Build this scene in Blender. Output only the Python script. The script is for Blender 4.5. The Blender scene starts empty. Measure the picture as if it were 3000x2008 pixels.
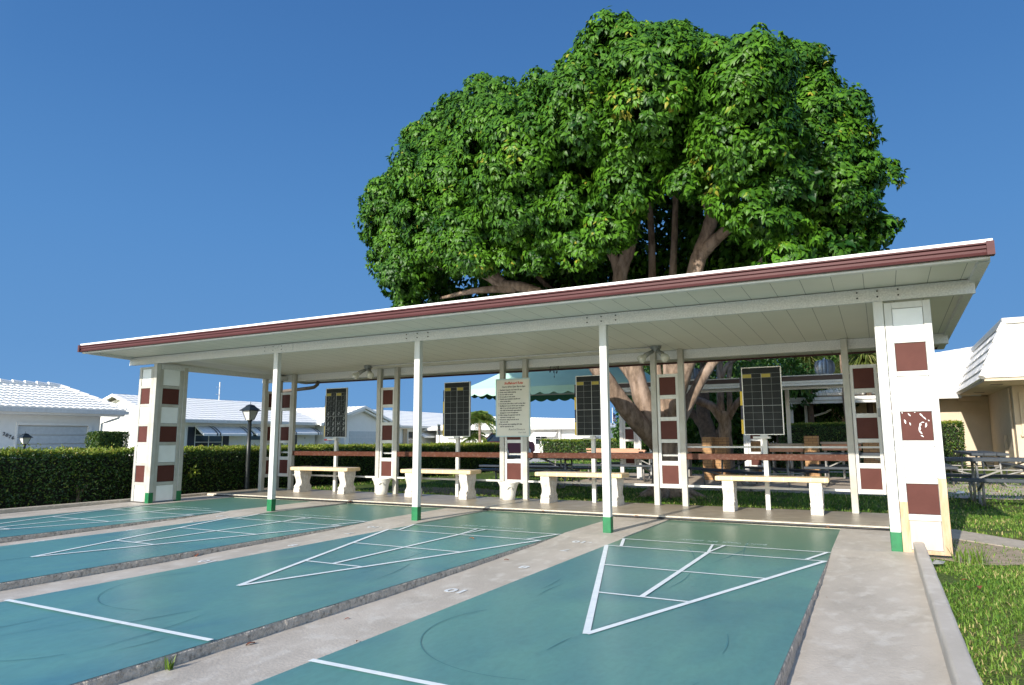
import bpy, math, random
import numpy as np
from mathutils import Vector, Matrix, noise
R_ = math.radians
rng = np.random.default_rng(7); random.seed(7)
scene = bpy.context.scene
COL = scene.collection

# ------------------------------------------------------------------ helpers
class MB:
    def __init__(s): s.v=[]; s.f=[]
    def add(s, vs, fs):
        n=len(s.v); s.v += [tuple(v) for v in vs]; s.f += [tuple(n+i for i in f) for f in fs]; return s
    def box(s, x0,x1,y0,y1,z0,z1):
        return s.add([(x0,y0,z0),(x1,y0,z0),(x1,y1,z0),(x0,y1,z0),(x0,y0,z1),(x1,y0,z1),(x1,y1,z1),(x0,y1,z1)],
                     [(0,3,2,1),(4,5,6,7),(0,1,5,4),(1,2,6,5),(2,3,7,6),(3,0,4,7)])
    def bar(s, p0, p1, w, h, up=(0,0,1)):
        p0=Vector(p0); p1=Vector(p1); d=(p1-p0).normalized(); u=Vector(up)
        if abs(d.dot(u))>.98: u=Vector((0,1,0))
        sd=d.cross(u).normalized()*w/2; uu=sd.cross(d).normalized()*h/2
        vs=[p+a*sd+b*uu for p in (p0,p1) for a,b in ((-1,-1),(1,-1),(1,1),(-1,1))]
        return s.add(vs,[(0,1,2,3),(7,6,5,4),(0,4,5,1),(1,5,6,2),(2,6,7,3),(3,7,4,0)])
    def tube(s, pts, rad, n=10, cap=True):
        pts=[Vector(p) for p in pts]
        if not hasattr(rad,'__len__'): rad=[rad]*len(pts)
        prev=None; rings=[]
        for i,p in enumerate(pts):
            d=(pts[min(i+1,len(pts)-1)]-pts[max(i-1,0)]).normalized()
            if prev is None:
                a=d.orthogonal().normalized()
            else:
                a=(prev-d*prev.dot(d)).normalized()
            prev=a; b=d.cross(a)
            rings.append([p+(a*math.cos(2*math.pi*k/n)+b*math.sin(2*math.pi*k/n))*rad[i] for k in range(n)])
        vs=[v for r in rings for v in r]; fs=[]
        for i in range(len(pts)-1):
            for k in range(n):
                fs.append((i*n+k, i*n+(k+1)%n, (i+1)*n+(k+1)%n, (i+1)*n+k))
        if cap: fs.append(tuple(range(n-1,-1,-1))); fs.append(tuple((len(pts)-1)*n+k for k in range(n)))
        return s.add(vs,fs)
    def lathe(s, prof, n=24, c=(0,0,0), cap=True):
        vs=[];fs=[]
        for r,z in prof:
            for k in range(n): vs.append((c[0]+r*math.cos(2*math.pi*k/n), c[1]+r*math.sin(2*math.pi*k/n), c[2]+z))
        for i in range(len(prof)-1):
            for k in range(n): fs.append((i*n+k,i*n+(k+1)%n,(i+1)*n+(k+1)%n,(i+1)*n+k))
        if cap: fs.append(tuple(range(n-1,-1,-1))); fs.append(tuple((len(prof)-1)*n+k for k in range(n)))
        return s.add(vs,fs)
    def prism(s, poly, a0, a1, axis='x'):
        n=len(poly); vs=[]
        for a in (a0,a1):
            for p,q in poly: vs.append({'x':(a,p,q),'y':(p,a,q),'z':(p,q,a)}[axis])
        fs=[tuple(range(n-1,-1,-1)), tuple(range(n,2*n))]+[(i,(i+1)%n,n+(i+1)%n,n+i) for i in range(n)]
        return s.add(vs,fs)
    def build(s, name, mat, parent=None, smooth=False, world=True, bevel=0):
        me=bpy.data.meshes.new(name)
        vs=s.v
        o=bpy.data.objects.new(name,me)
        if parent is not None:
            root=parent
            while root.parent: root=root.parent
            off=root.location if world else Vector((0,0,0))
            vs=[(v[0]-off[0],v[1]-off[1],v[2]-off[2]) for v in vs]
            o.parent=parent
        elif world:
            a=np.array(vs); c=((a[:,0].min()+a[:,0].max())/2,(a[:,1].min()+a[:,1].max())/2,a[:,2].min())
            vs=[(v[0]-c[0],v[1]-c[1],v[2]-c[2]) for v in vs]; o.location=c
        me.from_pydata(vs,[],s.f); me.update()
        fix_normals(me)
        if mat: me.materials.append(mat)
        if smooth: me.shade_smooth()
        COL.objects.link(o)
        if bevel:
            m=o.modifiers.new('bevel','BEVEL'); m.width=bevel; m.segments=2; m.limit_method='ANGLE'
        return o

def fix_normals(me):
    import bmesh
    if len(me.polygons)>30000: return
    bm=bmesh.new(); bm.from_mesh(me); bmesh.ops.recalc_face_normals(bm,faces=bm.faces); bm.to_mesh(me); bm.free()

def tag(o,label=None,cat=None,group=None,kind=None):
    if label: o['label']=label
    if cat: o['category']=cat
    if group: o['group']=group
    if kind: o['kind']=kind
    return o
def empty(name,loc,label,cat,group=None,rz=0):
    o=bpy.data.objects.new(name,None); o.location=loc; o.rotation_euler=(0,0,rz); COL.objects.link(o)
    o.empty_display_size=.1
    return tag(o,label,cat,group)
def copy_tree(o,parent=None):
    c=o.copy(); COL.objects.link(c); c.parent=parent
    for ch in list(o.children): copy_tree(ch,c)
    return c

# ------------------------------------------------------------------ materials
def new_mat(name):
    m=bpy.data.materials.new(name); m.use_nodes=True; nt=m.node_tree; b=nt.nodes['Principled BSDF']; return m,nt,b
def N(nt,t,**kw):
    n=nt.nodes.new(t)
    for k,v in kw.items(): setattr(n,k,v)
    return n
def mat(name,c1,c2=None,rough=.5,scale=8,detail=6,bump=0,bscale=60,spec=.5,metal=0,stretch=None,c3=None,c3scale=2,c3amt=.5,rough2=None):
    m,nt,b=new_mat(name)
    tc=N(nt,'ShaderNodeTexCoord'); mp=N(nt,'ShaderNodeMapping'); nt.links.new(tc.outputs['Object'],mp.inputs[0])
    if stretch: mp.inputs['Scale'].default_value=stretch
    b.inputs['Roughness'].default_value=rough; b.inputs['Specular IOR Level'].default_value=spec; b.inputs['Metallic'].default_value=metal
    if c2 is None: c2=tuple(x*.86 for x in c1)
    nz=N(nt,'ShaderNodeTexNoise'); nz.inputs['Scale'].default_value=scale; nz.inputs['Detail'].default_value=detail; nz.inputs['Roughness'].default_value=.65
    nt.links.new(mp.outputs[0],nz.inputs['Vector'])
    rp=N(nt,'ShaderNodeMapRange'); rp.inputs['From Min'].default_value=.35; rp.inputs['From Max'].default_value=.65; nt.links.new(nz.outputs['Fac'],rp.inputs['Value'])
    mx=N(nt,'ShaderNodeMix',data_type='RGBA'); mx.inputs['A'].default_value=(*c1,1); mx.inputs['B'].default_value=(*c2,1)
    nt.links.new(rp.outputs[0],mx.inputs['Factor']); out=mx.outputs['Result']
    if c3:
        n3=N(nt,'ShaderNodeTexNoise'); n3.inputs['Scale'].default_value=c3scale; n3.inputs['Detail'].default_value=8; nt.links.new(mp.outputs[0],n3.inputs['Vector'])
        r3=N(nt,'ShaderNodeMapRange'); r3.inputs['From Min'].default_value=.52; r3.inputs['From Max'].default_value=.68; r3.inputs['To Max'].default_value=c3amt
        nt.links.new(n3.outputs['Fac'],r3.inputs['Value'])
        m3=N(nt,'ShaderNodeMix',data_type='RGBA'); nt.links.new(out,m3.inputs['A']); m3.inputs['B'].default_value=(*c3,1); nt.links.new(r3.outputs[0],m3.inputs['Factor']); out=m3.outputs['Result']
    nt.links.new(out,b.inputs['Base Color'])
    if rough2 is not None:
        rr=N(nt,'ShaderNodeMapRange'); rr.inputs['From Min'].default_value=.3; rr.inputs['From Max'].default_value=.7; rr.inputs['To Min'].default_value=rough; rr.inputs['To Max'].default_value=rough2
        nt.links.new(nz.outputs['Fac'],rr.inputs['Value']); nt.links.new(rr.outputs[0],b.inputs['Roughness'])
    if bump:
        nb=N(nt,'ShaderNodeTexNoise'); nb.inputs['Scale'].default_value=bscale; nb.inputs['Detail'].default_value=5; nt.links.new(tc.outputs['Object'],nb.inputs['Vector'])
        bp=N(nt,'ShaderNodeBump'); bp.inputs['Strength'].default_value=bump; bp.inputs['Distance'].default_value=.01
        nt.links.new(nb.outputs['Fac'],bp.inputs['Height']); nt.links.new(bp.outputs[0],b.inputs['Normal'])
    m['nodes_out']=0
    return m

def leaf_mat(name,c1,c2,c3,rough=.4,trans=.25,spec=.5):
    m,nt,b=new_mat(name)
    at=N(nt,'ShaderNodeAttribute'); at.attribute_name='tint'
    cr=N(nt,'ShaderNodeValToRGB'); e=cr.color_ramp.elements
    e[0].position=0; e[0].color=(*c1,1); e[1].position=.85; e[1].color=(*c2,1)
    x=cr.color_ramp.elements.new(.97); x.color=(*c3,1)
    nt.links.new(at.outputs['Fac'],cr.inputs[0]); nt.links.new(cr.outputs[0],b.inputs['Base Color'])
    b.inputs['Roughness'].default_value=rough; b.inputs['Specular IOR Level'].default_value=spec
    tr=N(nt,'ShaderNodeBsdfTranslucent'); nt.links.new(cr.outputs[0],tr.inputs['Color'])
    ms=N(nt,'ShaderNodeMixShader'); ms.inputs[0].default_value=trans
    nt.links.new(b.outputs[0],ms.inputs[1]); nt.links.new(tr.outputs[0],ms.inputs[2])
    nt.links.new(ms.outputs[0],nt.nodes['Material Output'].inputs['Surface'])
    return m

M={}
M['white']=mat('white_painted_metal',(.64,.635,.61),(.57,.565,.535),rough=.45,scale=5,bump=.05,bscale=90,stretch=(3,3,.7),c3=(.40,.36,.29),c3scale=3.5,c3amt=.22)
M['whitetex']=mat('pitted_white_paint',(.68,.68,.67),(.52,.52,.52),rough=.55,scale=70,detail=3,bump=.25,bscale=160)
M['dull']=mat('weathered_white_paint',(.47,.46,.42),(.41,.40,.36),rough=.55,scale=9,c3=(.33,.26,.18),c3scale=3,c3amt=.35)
M['pane']=mat('white_panel',(.84,.85,.85),(.76,.77,.76),rough=.35,scale=3)
M['maroon']=mat('maroon_panel',(.100,.034,.027),(.086,.028,.022),spec=.18,rough=.6,scale=6,bump=.05)
M['brownrail']=mat('brown_painted_rail',(.088,.028,.014),(.066,.021,.011),spec=.2,rough=.5,scale=12,c3=(.3,.22,.18),c3scale=30,c3amt=.18)
M['fascia']=mat('maroon_gutter',(.095,.033,.034),(.078,.027,.028),spec=.2,rough=.5,scale=3,stretch=(1,8,8))
M['shadefascia']=mat('tree_shaded_fascia',(.035,.014,.012),rough=.5)  # the tree's shade on the second shelter's fascia is put into this dark colour
M['green']=mat('green_post_paint',(.006,.17,.055),(.004,.12,.04),rough=.5,scale=14)
M['roofwhite']=mat('white_roof_coating',(.84,.84,.82),(.78,.78,.76),rough=.6,scale=3)
M['concrete']=mat('alley_concrete',(.51,.455,.39),(.41,.365,.31),rough=.62,scale=3.2,bump=.25,bscale=60,c3=(.60,.56,.50),c3scale=11,c3amt=.55,stretch=(1,.6,1),rough2=.5)
M['curbc']=mat('curb_concrete',(.46,.40,.32),(.36,.31,.25),rough=.8,scale=9,bump=.4,bscale=50,c3=(.56,.51,.44),c3scale=20,c3amt=.5)
M['rough']=mat('rough_slab_edge',(.60,.52,.43),(.42,.36,.29),rough=.9,scale=26,bump=1,bscale=70,c3=(.10,.09,.075),c3scale=34,c3amt=.6)
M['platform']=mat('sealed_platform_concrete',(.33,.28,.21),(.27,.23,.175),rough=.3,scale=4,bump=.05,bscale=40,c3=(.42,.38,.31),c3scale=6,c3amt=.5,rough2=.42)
M['platedge']=mat('platform_edge',(.66,.60,.50),(.5,.44,.35),rough=.7,scale=22,bump=.3)
M['black']=mat('black_rubber_hose',(.012,.012,.014),rough=.5)
M['line']=mat('white_court_line',(.80,.84,.84),(.66,.72,.74),rough=.5,scale=12)
M['scuff']=mat('court_scuff',(.068,.195,.215),(.080,.225,.235),rough=.55,scale=9)
M['faint']=mat('faded_line',(.42,.55,.55),(.36,.48,.48),rough=.5,scale=12)
M['number']=mat('white_alley_number',(.74,.77,.78),(.52,.52,.50),rough=.6,scale=24)
M['board']=mat('blackboard',(.014,.017,.018),(.010,.013,.014),rough=.6,spec=.25,scale=9,c3=(.035,.038,.038),c3scale=3,c3amt=.6)
M['gridline']=mat('board_grid',(.24,.26,.26),rough=.7)
M['boldline']=mat('board_bold_line',(.5,.52,.52),rough=.7)
M['yellow']=mat('yellow_board_cell',(.36,.29,.035),rough=.5)
M['yellow2']=mat('yellow_strip',(.78,.54,.04),rough=.5)
M['navy']=mat('dark_strip',(.02,.02,.045),rough=.5)
M['chalk']=mat('chalk',(.40,.42,.42),rough=.9)
M['chalkdim']=mat('faded_chalk',(.12,.13,.13),rough=.9)
M['alu']=mat('aluminium_trim',(.60,.60,.58),rough=.4,metal=.3)
M['sign']=mat('sign_board',(.66,.64,.57),(.60,.59,.53),rough=.5,scale=4)
M['signedge']=mat('sign_border',(.45,.58,.60),rough=.5)
M['redink']=mat('red_ink',(.55,.06,.02),rough=.6)
M['ink']=mat('dark_ink',(.05,.05,.05),rough=.6)
M['redplastic']=mat('red_plastic',(.55,.03,.02),rough=.4)
M['stone']=mat('white_cast_stone',(.72,.69,.64),(.58,.54,.48),rough=.75,scale=30,bump=.7,bscale=45,c3=(.45,.41,.35),c3scale=9,c3amt=.4)
M['pot']=mat('white_plastic_pot',(.78,.77,.72),(.72,.70,.64),rough=.4,scale=4)
M['soil']=mat('potting_soil',(.05,.035,.02),rough=.95,bump=1)
M['bulb']=mat('bulb_glass',(.62,.62,.56),rough=.12,spec=.8)
M['greybox']=mat('grey_metal',(.27,.28,.27),rough=.5,metal=.2)
M['pipebrown']=mat('brown_downpipe',(.17,.13,.10),rough=.5)
M['ply']=mat('bare_plywood',(.62,.48,.36),(.66,.56,.46),rough=.7,scale=3,stretch=(6,6,1))
M['pine']=mat('raw_pine',(.47,.29,.14),(.56,.42,.29),rough=.7,scale=4,stretch=(8,8,1))
M['bark']=mat('bark',(.30,.215,.155),(.115,.078,.054),rough=.9,scale=13,bump=1,bscale=34,stretch=(1,1,.35),c3=(.42,.32,.26),c3scale=5,c3amt=.6)
M['barkdark']=mat('dark_bark',(.12,.08,.055),(.06,.04,.03),rough=.9,scale=9,bump=1,bscale=26)
M['stucco']=mat('white_stucco',(.84,.82,.78),(.80,.78,.74),rough=.8,scale=5,bump=.2,bscale=120)
M['cream']=mat('cream_stucco',(.64,.53,.40),(.58,.48,.36),rough=.85,scale=3,bump=.3,bscale=110)
M['tile']=mat('white_roof_tile',(.93,.90,.85),(.88,.85,.80),rough=.7,scale=3,c3=(.6,.6,.58),c3scale=8,c3amt=.18)
M['garage']=mat('garage_door',(.58,.61,.62),rough=.6)
M['glass']=mat('dark_window_glass',(.03,.04,.045),rough=.08,spec=.8)
M['blind']=mat('beige_blind',(.42,.34,.24),(.36,.29,.2),rough=.7,scale=30,stretch=(1,1,6))
M['shutter']=mat('black_shutter',(.015,.02,.035),rough=.5)
M['awnwhite']=mat('white_metal_awning',(.80,.80,.80),rough=.4)
M['awngreen']=mat('pale_green_canvas',(.40,.62,.51),(.36,.57,.47),rough=.75,scale=2)
M['awngreend']=mat('green_canvas_valance',(.05,.20,.14),rough=.8)
M['picnic']=mat('grey_coated_plank',(.062,.072,.082),(.048,.056,.065),spec=.22,rough=.62,scale=10,stretch=(1,8,1))
M['picnicdark']=mat('dark_blue_coated_plank',(.018,.026,.040),(.012,.018,.03),rough=.38,scale=10)
M['galv']=mat('galvanised_tube',(.27,.26,.24),rough=.5,metal=.4)
M['brick']=None
M['lampblack']=mat('black_lamp_metal',(.014,.018,.018),rough=.4)
M['lampglass']=mat('lamp_glass',(.62,.62,.60),rough=.25,spec=.6)
M['asphalt']=mat('pale_street_concrete',(.48,.47,.44),rough=.9,bump=.3)
M['paving']=mat('paving_concrete',(.48,.40,.32),(.38,.32,.25),rough=.8,scale=3,bump=.2)
M['carred']=mat('dark_red_car_paint',(.13,.014,.02),rough=.45,spec=.25)
M['carwhite']=mat('white_car_paint',(.7,.7,.7),rough=.25)
M['tyre']=mat('tyre_rubber',(.02,.02,.02),rough=.8)
M['deadleaf']=mat('dead_leaf',(.30,.12,.035),(.20,.07,.02),rough=.8,scale=20)
M['redleaf']=mat('red_dead_leaf',(.26,.07,.03),(.16,.05,.025),rough=.7,scale=20)
M['lumber']=mat('pink_lumber',(.62,.33,.22),(.55,.28,.17),rough=.7,scale=5,stretch=(1,9,9))
M['flagred']=mat('flag_red',(.5,.03,.03),rough=.8); M['flagwhite']=mat('flag_white',(.8,.8,.8),rough=.8); M['flagblue']=mat('flag_blue',(.02,.03,.2),rough=.8)
M['vent']=mat('galvanised_vent',(.42,.45,.50),(.34,.37,.41),rough=.35,metal=.35,scale=6)
M['thatch']=mat('palm_thatch',(.22,.10,.045),(.12,.06,.03),rough=.9,scale=20,bump=1)
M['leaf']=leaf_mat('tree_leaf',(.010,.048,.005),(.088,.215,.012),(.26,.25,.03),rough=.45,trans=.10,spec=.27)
M['leafbg']=leaf_mat('background_leaf',(.015,.055,.006),(.07,.18,.015),(.17,.26,.04),rough=.5,trans=.25)
M['hedge']=leaf_mat('hedge_leaf',(.018,.055,.008),(.06,.13,.014),(.20,.24,.03),rough=.38,trans=.2)
M['hedgetip']=leaf_mat('hedge_tip_leaf',(.12,.20,.02),(.30,.36,.04),(.42,.32,.07),rough=.5,trans=.25)
M['hedgecore']=mat('hedge_twigs',(.010,.014,.005),(.018,.018,.008),rough=.95,scale=25,bump=1)
M['blade']=leaf_mat('grass_blade',(.06,.15,.018),(.20,.32,.045),(.50,.42,.18),rough=.6,trans=.25,spec=.3)
M['frond']=leaf_mat('palm_frond',(.05,.12,.016),(.14,.22,.04),(.32,.30,.08),rough=.5,trans=.3)
M['pandan']=leaf_mat('long_strap_leaf',(.10,.16,.03),(.26,.29,.07),(.40,.36,.14),rough=.5,trans=.3)

def court_material():
    m,nt,b=new_mat('teal_court_paint')
    tc=N(nt,'ShaderNodeTexCoord')
    def nz(scale,detail,st,seed=0):
        mp=N(nt,'ShaderNodeMapping'); mp.inputs['Scale'].default_value=st; mp.inputs['Location'].default_value=(seed,seed*.7,0); nt.links.new(tc.outputs['Object'],mp.inputs[0])
        n=N(nt,'ShaderNodeTexNoise'); n.inputs['Scale'].default_value=scale; n.inputs['Detail'].default_value=detail; n.inputs['Roughness'].default_value=.6; n.inputs['Distortion'].default_value=.6
        nt.links.new(mp.outputs[0],n.inputs['Vector']); return n
    a=nz(.55,4,(1,.8,1)); c=nz(2.2,7,(1,.35,1),3); d=nz(30,5,(1,.5,1),7)
    cr=N(nt,'ShaderNodeValToRGB'); e=cr.color_ramp.elements; e[0].position=.33; e[0].color=(.056,.182,.225,1); e[1].position=.66; e[1].color=(.124,.312,.262,1)
    s=N(nt,'ShaderNodeMath',operation='MULTIPLY_ADD'); s.inputs[1].default_value=.45; nt.links.new(c.outputs['Fac'],s.inputs[0])
    s2=N(nt,'ShaderNodeMath',operation='MULTIPLY'); s2.inputs[1].default_value=.55; nt.links.new(a.outputs['Fac'],s2.inputs[0]); nt.links.new(s2.outputs[0],s.inputs[2])
    nt.links.new(s.outputs[0],cr.inputs[0])
    mx=N(nt,'ShaderNodeMix',data_type='RGBA',blend_type='MULTIPLY'); mx.inputs['Factor'].default_value=.35
    g=N(nt,'ShaderNodeMapRange'); g.inputs['From Min'].default_value=.3; g.inputs['From Max'].default_value=.7; g.inputs['To Min'].default_value=.66; g.inputs['To Max'].default_value=1.2; nt.links.new(d.outputs['Fac'],g.inputs['Value'])
    nt.links.new(cr.outputs[0],mx.inputs['A']); nt.links.new(g.outputs[0],mx.inputs['B'])
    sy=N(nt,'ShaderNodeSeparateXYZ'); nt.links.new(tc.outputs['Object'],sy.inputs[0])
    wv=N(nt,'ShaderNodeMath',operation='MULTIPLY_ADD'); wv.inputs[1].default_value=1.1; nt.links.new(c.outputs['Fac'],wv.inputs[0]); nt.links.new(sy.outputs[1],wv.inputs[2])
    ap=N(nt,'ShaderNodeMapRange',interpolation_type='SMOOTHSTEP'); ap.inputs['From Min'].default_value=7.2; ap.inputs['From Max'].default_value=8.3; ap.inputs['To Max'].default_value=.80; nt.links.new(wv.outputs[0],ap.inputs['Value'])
    ag=N(nt,'ShaderNodeMix',data_type='RGBA'); nt.links.new(mx.outputs['Result'],ag.inputs['A']); ag.inputs['B'].default_value=(.085,.185,.105,1); nt.links.new(ap.outputs[0],ag.inputs['Factor'])  # loss of blue sky light under the roof, painted in as a greener tone
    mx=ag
    # scuffs and faint disc tracks
    v=N(nt,'ShaderNodeTexVoronoi'); v.inputs['Scale'].default_value=3.2; v.inputs['Randomness'].default_value=1; mp=N(nt,'ShaderNodeMapping'); mp.inputs['Scale'].default_value=(1,.35,1); nt.links.new(tc.outputs['Object'],mp.inputs[0]); nt.links.new(mp.outputs[0],v.inputs['Vector'])
    th=N(nt,'ShaderNodeMapRange'); th.inputs['From Min'].default_value=.0; th.inputs['From Max'].default_value=.016; th.inputs['To Min'].default_value=.30; th.inputs['To Max'].default_value=0; nt.links.new(v.outputs['Distance'],th.inputs['Value'])
    m2=N(nt,'ShaderNodeMix',data_type='RGBA'); nt.links.new(mx.outputs['Result'],m2.inputs['A']); m2.inputs['B'].default_value=(.03,.07,.07,1); nt.links.new(th.outputs[0],m2.inputs['Factor'])
    nt.links.new(m2.outputs['Result'],b.inputs['Base Color'])
    r=N(nt,'ShaderNodeMapRange'); r.inputs['To Min'].default_value=.30; r.inputs['To Max'].default_value=.44; b.inputs['Specular IOR Level'].default_value=.85; nt.links.new(c.outputs['Fac'],r.inputs['Value']); nt.links.new(r.outputs[0],b.inputs['Roughness'])
    bp=N(nt,'ShaderNodeBump'); bp.inputs['Strength'].default_value=.03; bp.inputs['Distance'].default_value=.01; nt.links.new(d.outputs['Fac'],bp.inputs['Height']); nt.links.new(bp.outputs[0],b.inputs['Normal'])
    return m
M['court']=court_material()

def brick_material():
    m,nt,b=new_mat('tan_brick'); tc=N(nt,'ShaderNodeTexCoord')
    mp=N(nt,'ShaderNodeMapping'); mp.inputs['Rotation'].default_value=(R_(90),0,0)
    br=N(nt,'ShaderNodeTexBrick'); br.inputs['Scale'].default_value=1; br.inputs['Brick Width'].default_value=.20; br.inputs['Row Height'].default_value=.07; br.inputs['Mortar Size'].default_value=.006
    br.inputs['Color1'].default_value=(.42,.24,.11,1); br.inputs['Color2'].default_value=(.36,.20,.09,1); br.inputs['Mortar'].default_value=(.16,.10,.06,1)
    ad=N(nt,'ShaderNodeCombineXYZ'); sp=N(nt,'ShaderNodeSeparateXYZ'); nt.links.new(tc.outputs['Object'],sp.inputs[0])
    s=N(nt,'ShaderNodeMath',operation='ADD'); nt.links.new(sp.outputs[0],s.inputs[0]); nt.links.new(sp.outputs[1],s.inputs[1]); nt.links.new(s.outputs[0],ad.inputs[0]); nt.links.new(sp.outputs[2],ad.inputs[1])
    nt.links.new(ad.outputs[0],br.inputs['Vector']); nt.links.new(br.outputs[0],b.inputs['Base Color']); b.inputs['Roughness'].default_value=.85
    return m
M['brick']=brick_material()

def benchtile_material():
    m,nt,b=new_mat('cream_glazed_tile'); tc=N(nt,'ShaderNodeTexCoord')
    sp=N(nt,'ShaderNodeSeparateXYZ'); nt.links.new(tc.outputs['Object'],sp.inputs[0])
    def groove(o,period):
        a=N(nt,'ShaderNodeMath',operation='DIVIDE'); a.inputs[1].default_value=period; nt.links.new(sp.outputs[o],a.inputs[0])
        f=N(nt,'ShaderNodeMath',operation='FRACT'); nt.links.new(a.outputs[0],f.inputs[0])
        g=N(nt,'ShaderNodeMath',operation='LESS_THAN'); g.inputs[1].default_value=.035; nt.links.new(f.outputs[0],g.inputs[0]); return g
    g=N(nt,'ShaderNodeMath',operation='MAXIMUM'); nt.links.new(groove(0,.152).outputs[0],g.inputs[0]); nt.links.new(groove(1,.152).outputs[0],g.inputs[1])
    mx=N(nt,'ShaderNodeMix',data_type='RGBA'); mx.inputs['A'].default_value=(.70,.53,.31,1); mx.inputs['B'].default_value=(.80,.70,.54,1); nt.links.new(g.outputs[0],mx.inputs['Factor'])
    nt.links.new(mx.outputs['Result'],b.inputs['Base Color']); b.inputs['Roughness'].default_value=.3
    return m
M['benchtile']=benchtile_material()

def soffit_material():
    m,nt,b=new_mat('soffit_panels'); tc=N(nt,'ShaderNodeTexCoord')
    sp=N(nt,'ShaderNodeSeparateXYZ'); nt.links.new(tc.outputs['Object'],sp.inputs[0])
    a=N(nt,'ShaderNodeMath',operation='DIVIDE'); a.inputs[1].default_value=.2405; nt.links.new(sp.outputs[0],a.inputs[0])
    f=N(nt,'ShaderNodeMath',operation='FRACT'); nt.links.new(a.outputs[0],f.inputs[0])
    g=N(nt,'ShaderNodeMath',operation='LESS_THAN'); g.inputs[1].default_value=.02; nt.links.new(f.outputs[0],g.inputs[0])
    nz=N(nt,'ShaderNodeTexNoise'); nz.inputs['Scale'].default_value=2.5; nz.inputs['Detail'].default_value=6; nt.links.new(tc.outputs['Object'],nz.inputs['Vector'])
    m0=N(nt,'ShaderNodeMix',data_type='RGBA'); m0.inputs['A'].default_value=(.70,.69,.61,1); m0.inputs['B'].default_value=(.62,.61,.53,1); nt.links.new(nz.outputs['Fac'],m0.inputs['Factor'])
    mx=N(nt,'ShaderNodeMix',data_type='RGBA'); nt.links.new(m0.outputs['Result'],mx.inputs['A']); mx.inputs['B'].default_value=(.17,.17,.15,1); nt.links.new(g.outputs[0],mx.inputs['Factor'])
    nt.links.new(mx.outputs['Result'],b.inputs['Base Color']); b.inputs['Roughness'].default_value=.5
    return m
M['soffit']=soffit_material()

def grass_ground():
    m,nt,b=new_mat('lawn_ground'); tc=N(nt,'ShaderNodeTexCoord')
    n1=N(nt,'ShaderNodeTexNoise'); n1.inputs['Scale'].default_value=40; n1.inputs['Detail'].default_value=8; nt.links.new(tc.outputs['Object'],n1.inputs['Vector'])
    n2=N(nt,'ShaderNodeTexNoise'); n2.inputs['Scale'].default_value=.9; n2.inputs['Detail'].default_value=6; nt.links.new(tc.outputs['Object'],n2.inputs['Vector'])
    cr=N(nt,'ShaderNodeValToRGB'); e=cr.color_ramp.elements; e[0].position=.35; e[0].color=(.035,.07,.012,1); e[1].position=.7; e[1].color=(.12,.17,.035,1)
    nt.links.new(n1.outputs['Fac'],cr.inputs[0])
    r=N(nt,'ShaderNodeMapRange'); r.inputs['From Min'].default_value=.5; r.inputs['From Max'].default_value=.66; r.inputs['To Max'].default_value=.55; nt.links.new(n2.outputs['Fac'],r.inputs['Value'])
    mx=N(nt,'ShaderNodeMix',data_type='RGBA'); nt.links.new(cr.outputs[0],mx.inputs['A']); mx.inputs['B'].default_value=(.20,.16,.07,1); nt.links.new(r.outputs[0],mx.inputs['Factor'])
    nt.links.new(mx.outputs['Result'],b.inputs['Base Color']); b.inputs['Roughness'].default_value=.9; b.inputs['Specular IOR Level'].default_value=.2
    bp=N(nt,'ShaderNodeBump'); bp.inputs['Strength'].default_value=1; bp.inputs['Distance'].default_value=.03; nt.links.new(n1.outputs['Fac'],bp.inputs['Height']); nt.links.new(bp.outputs[0],b.inputs['Normal'])
    return m
M['ground']=grass_ground()
M['dirt']=mat('bare_dirt',(.40,.32,.23),(.27,.21,.145),rough=.95,scale=12,bump=1,bscale=40)
M['mulch']=mat('dry_leaf_litter',(.33,.23,.12),(.20,.14,.07),rough=.95,scale=25,bump=1,bscale=40)

def text_obj(body,size,loc,rot,name,m,parent,align='LEFT',shear=0,sx=1,thick=.0006,spacing=1,line=1,bold=0):
    cu=bpy.data.curves.new(name,'FONT'); cu.body=body; cu.size=size; cu.align_x=align; cu.shear=shear; cu.extrude=thick; cu.space_character=spacing; cu.space_line=line; cu.resolution_u=3; cu.offset=bold
    t=bpy.data.objects.new(name,cu); COL.objects.link(t)
    bpy.context.view_layer.update()
    dg=bpy.context.evaluated_depsgraph_get()
    me=bpy.data.meshes.new_from_object(t.evaluated_get(dg)); COL.objects.unlink(t); bpy.data.objects.remove(t)
    root=parent
    while root.parent: root=root.parent
    mtx=Matrix.Translation(Vector(loc)-root.location)@Matrix([list(r)+[0] for r in rot]+[[0,0,0,1]])@Matrix.Diagonal((sx,1,1,1))
    me.transform(mtx); me.materials.clear(); me.materials.append(m)
    me.name=name
    o=bpy.data.objects.new(name,me); o.parent=parent; COL.objects.link(o); return o
FACE_S=((1,0,0),(0,0,-1),(0,1,0))     # text standing up, facing -Y (rows: x, y, z of local axes)
FACE_E=((0,0,1),(1,0,0),(0,1,0))      # text standing up, facing +X
FLOOR180=((-1,0,0),(0,-1,0),(0,0,1))  # painted on the floor, read from the shelter

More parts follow.
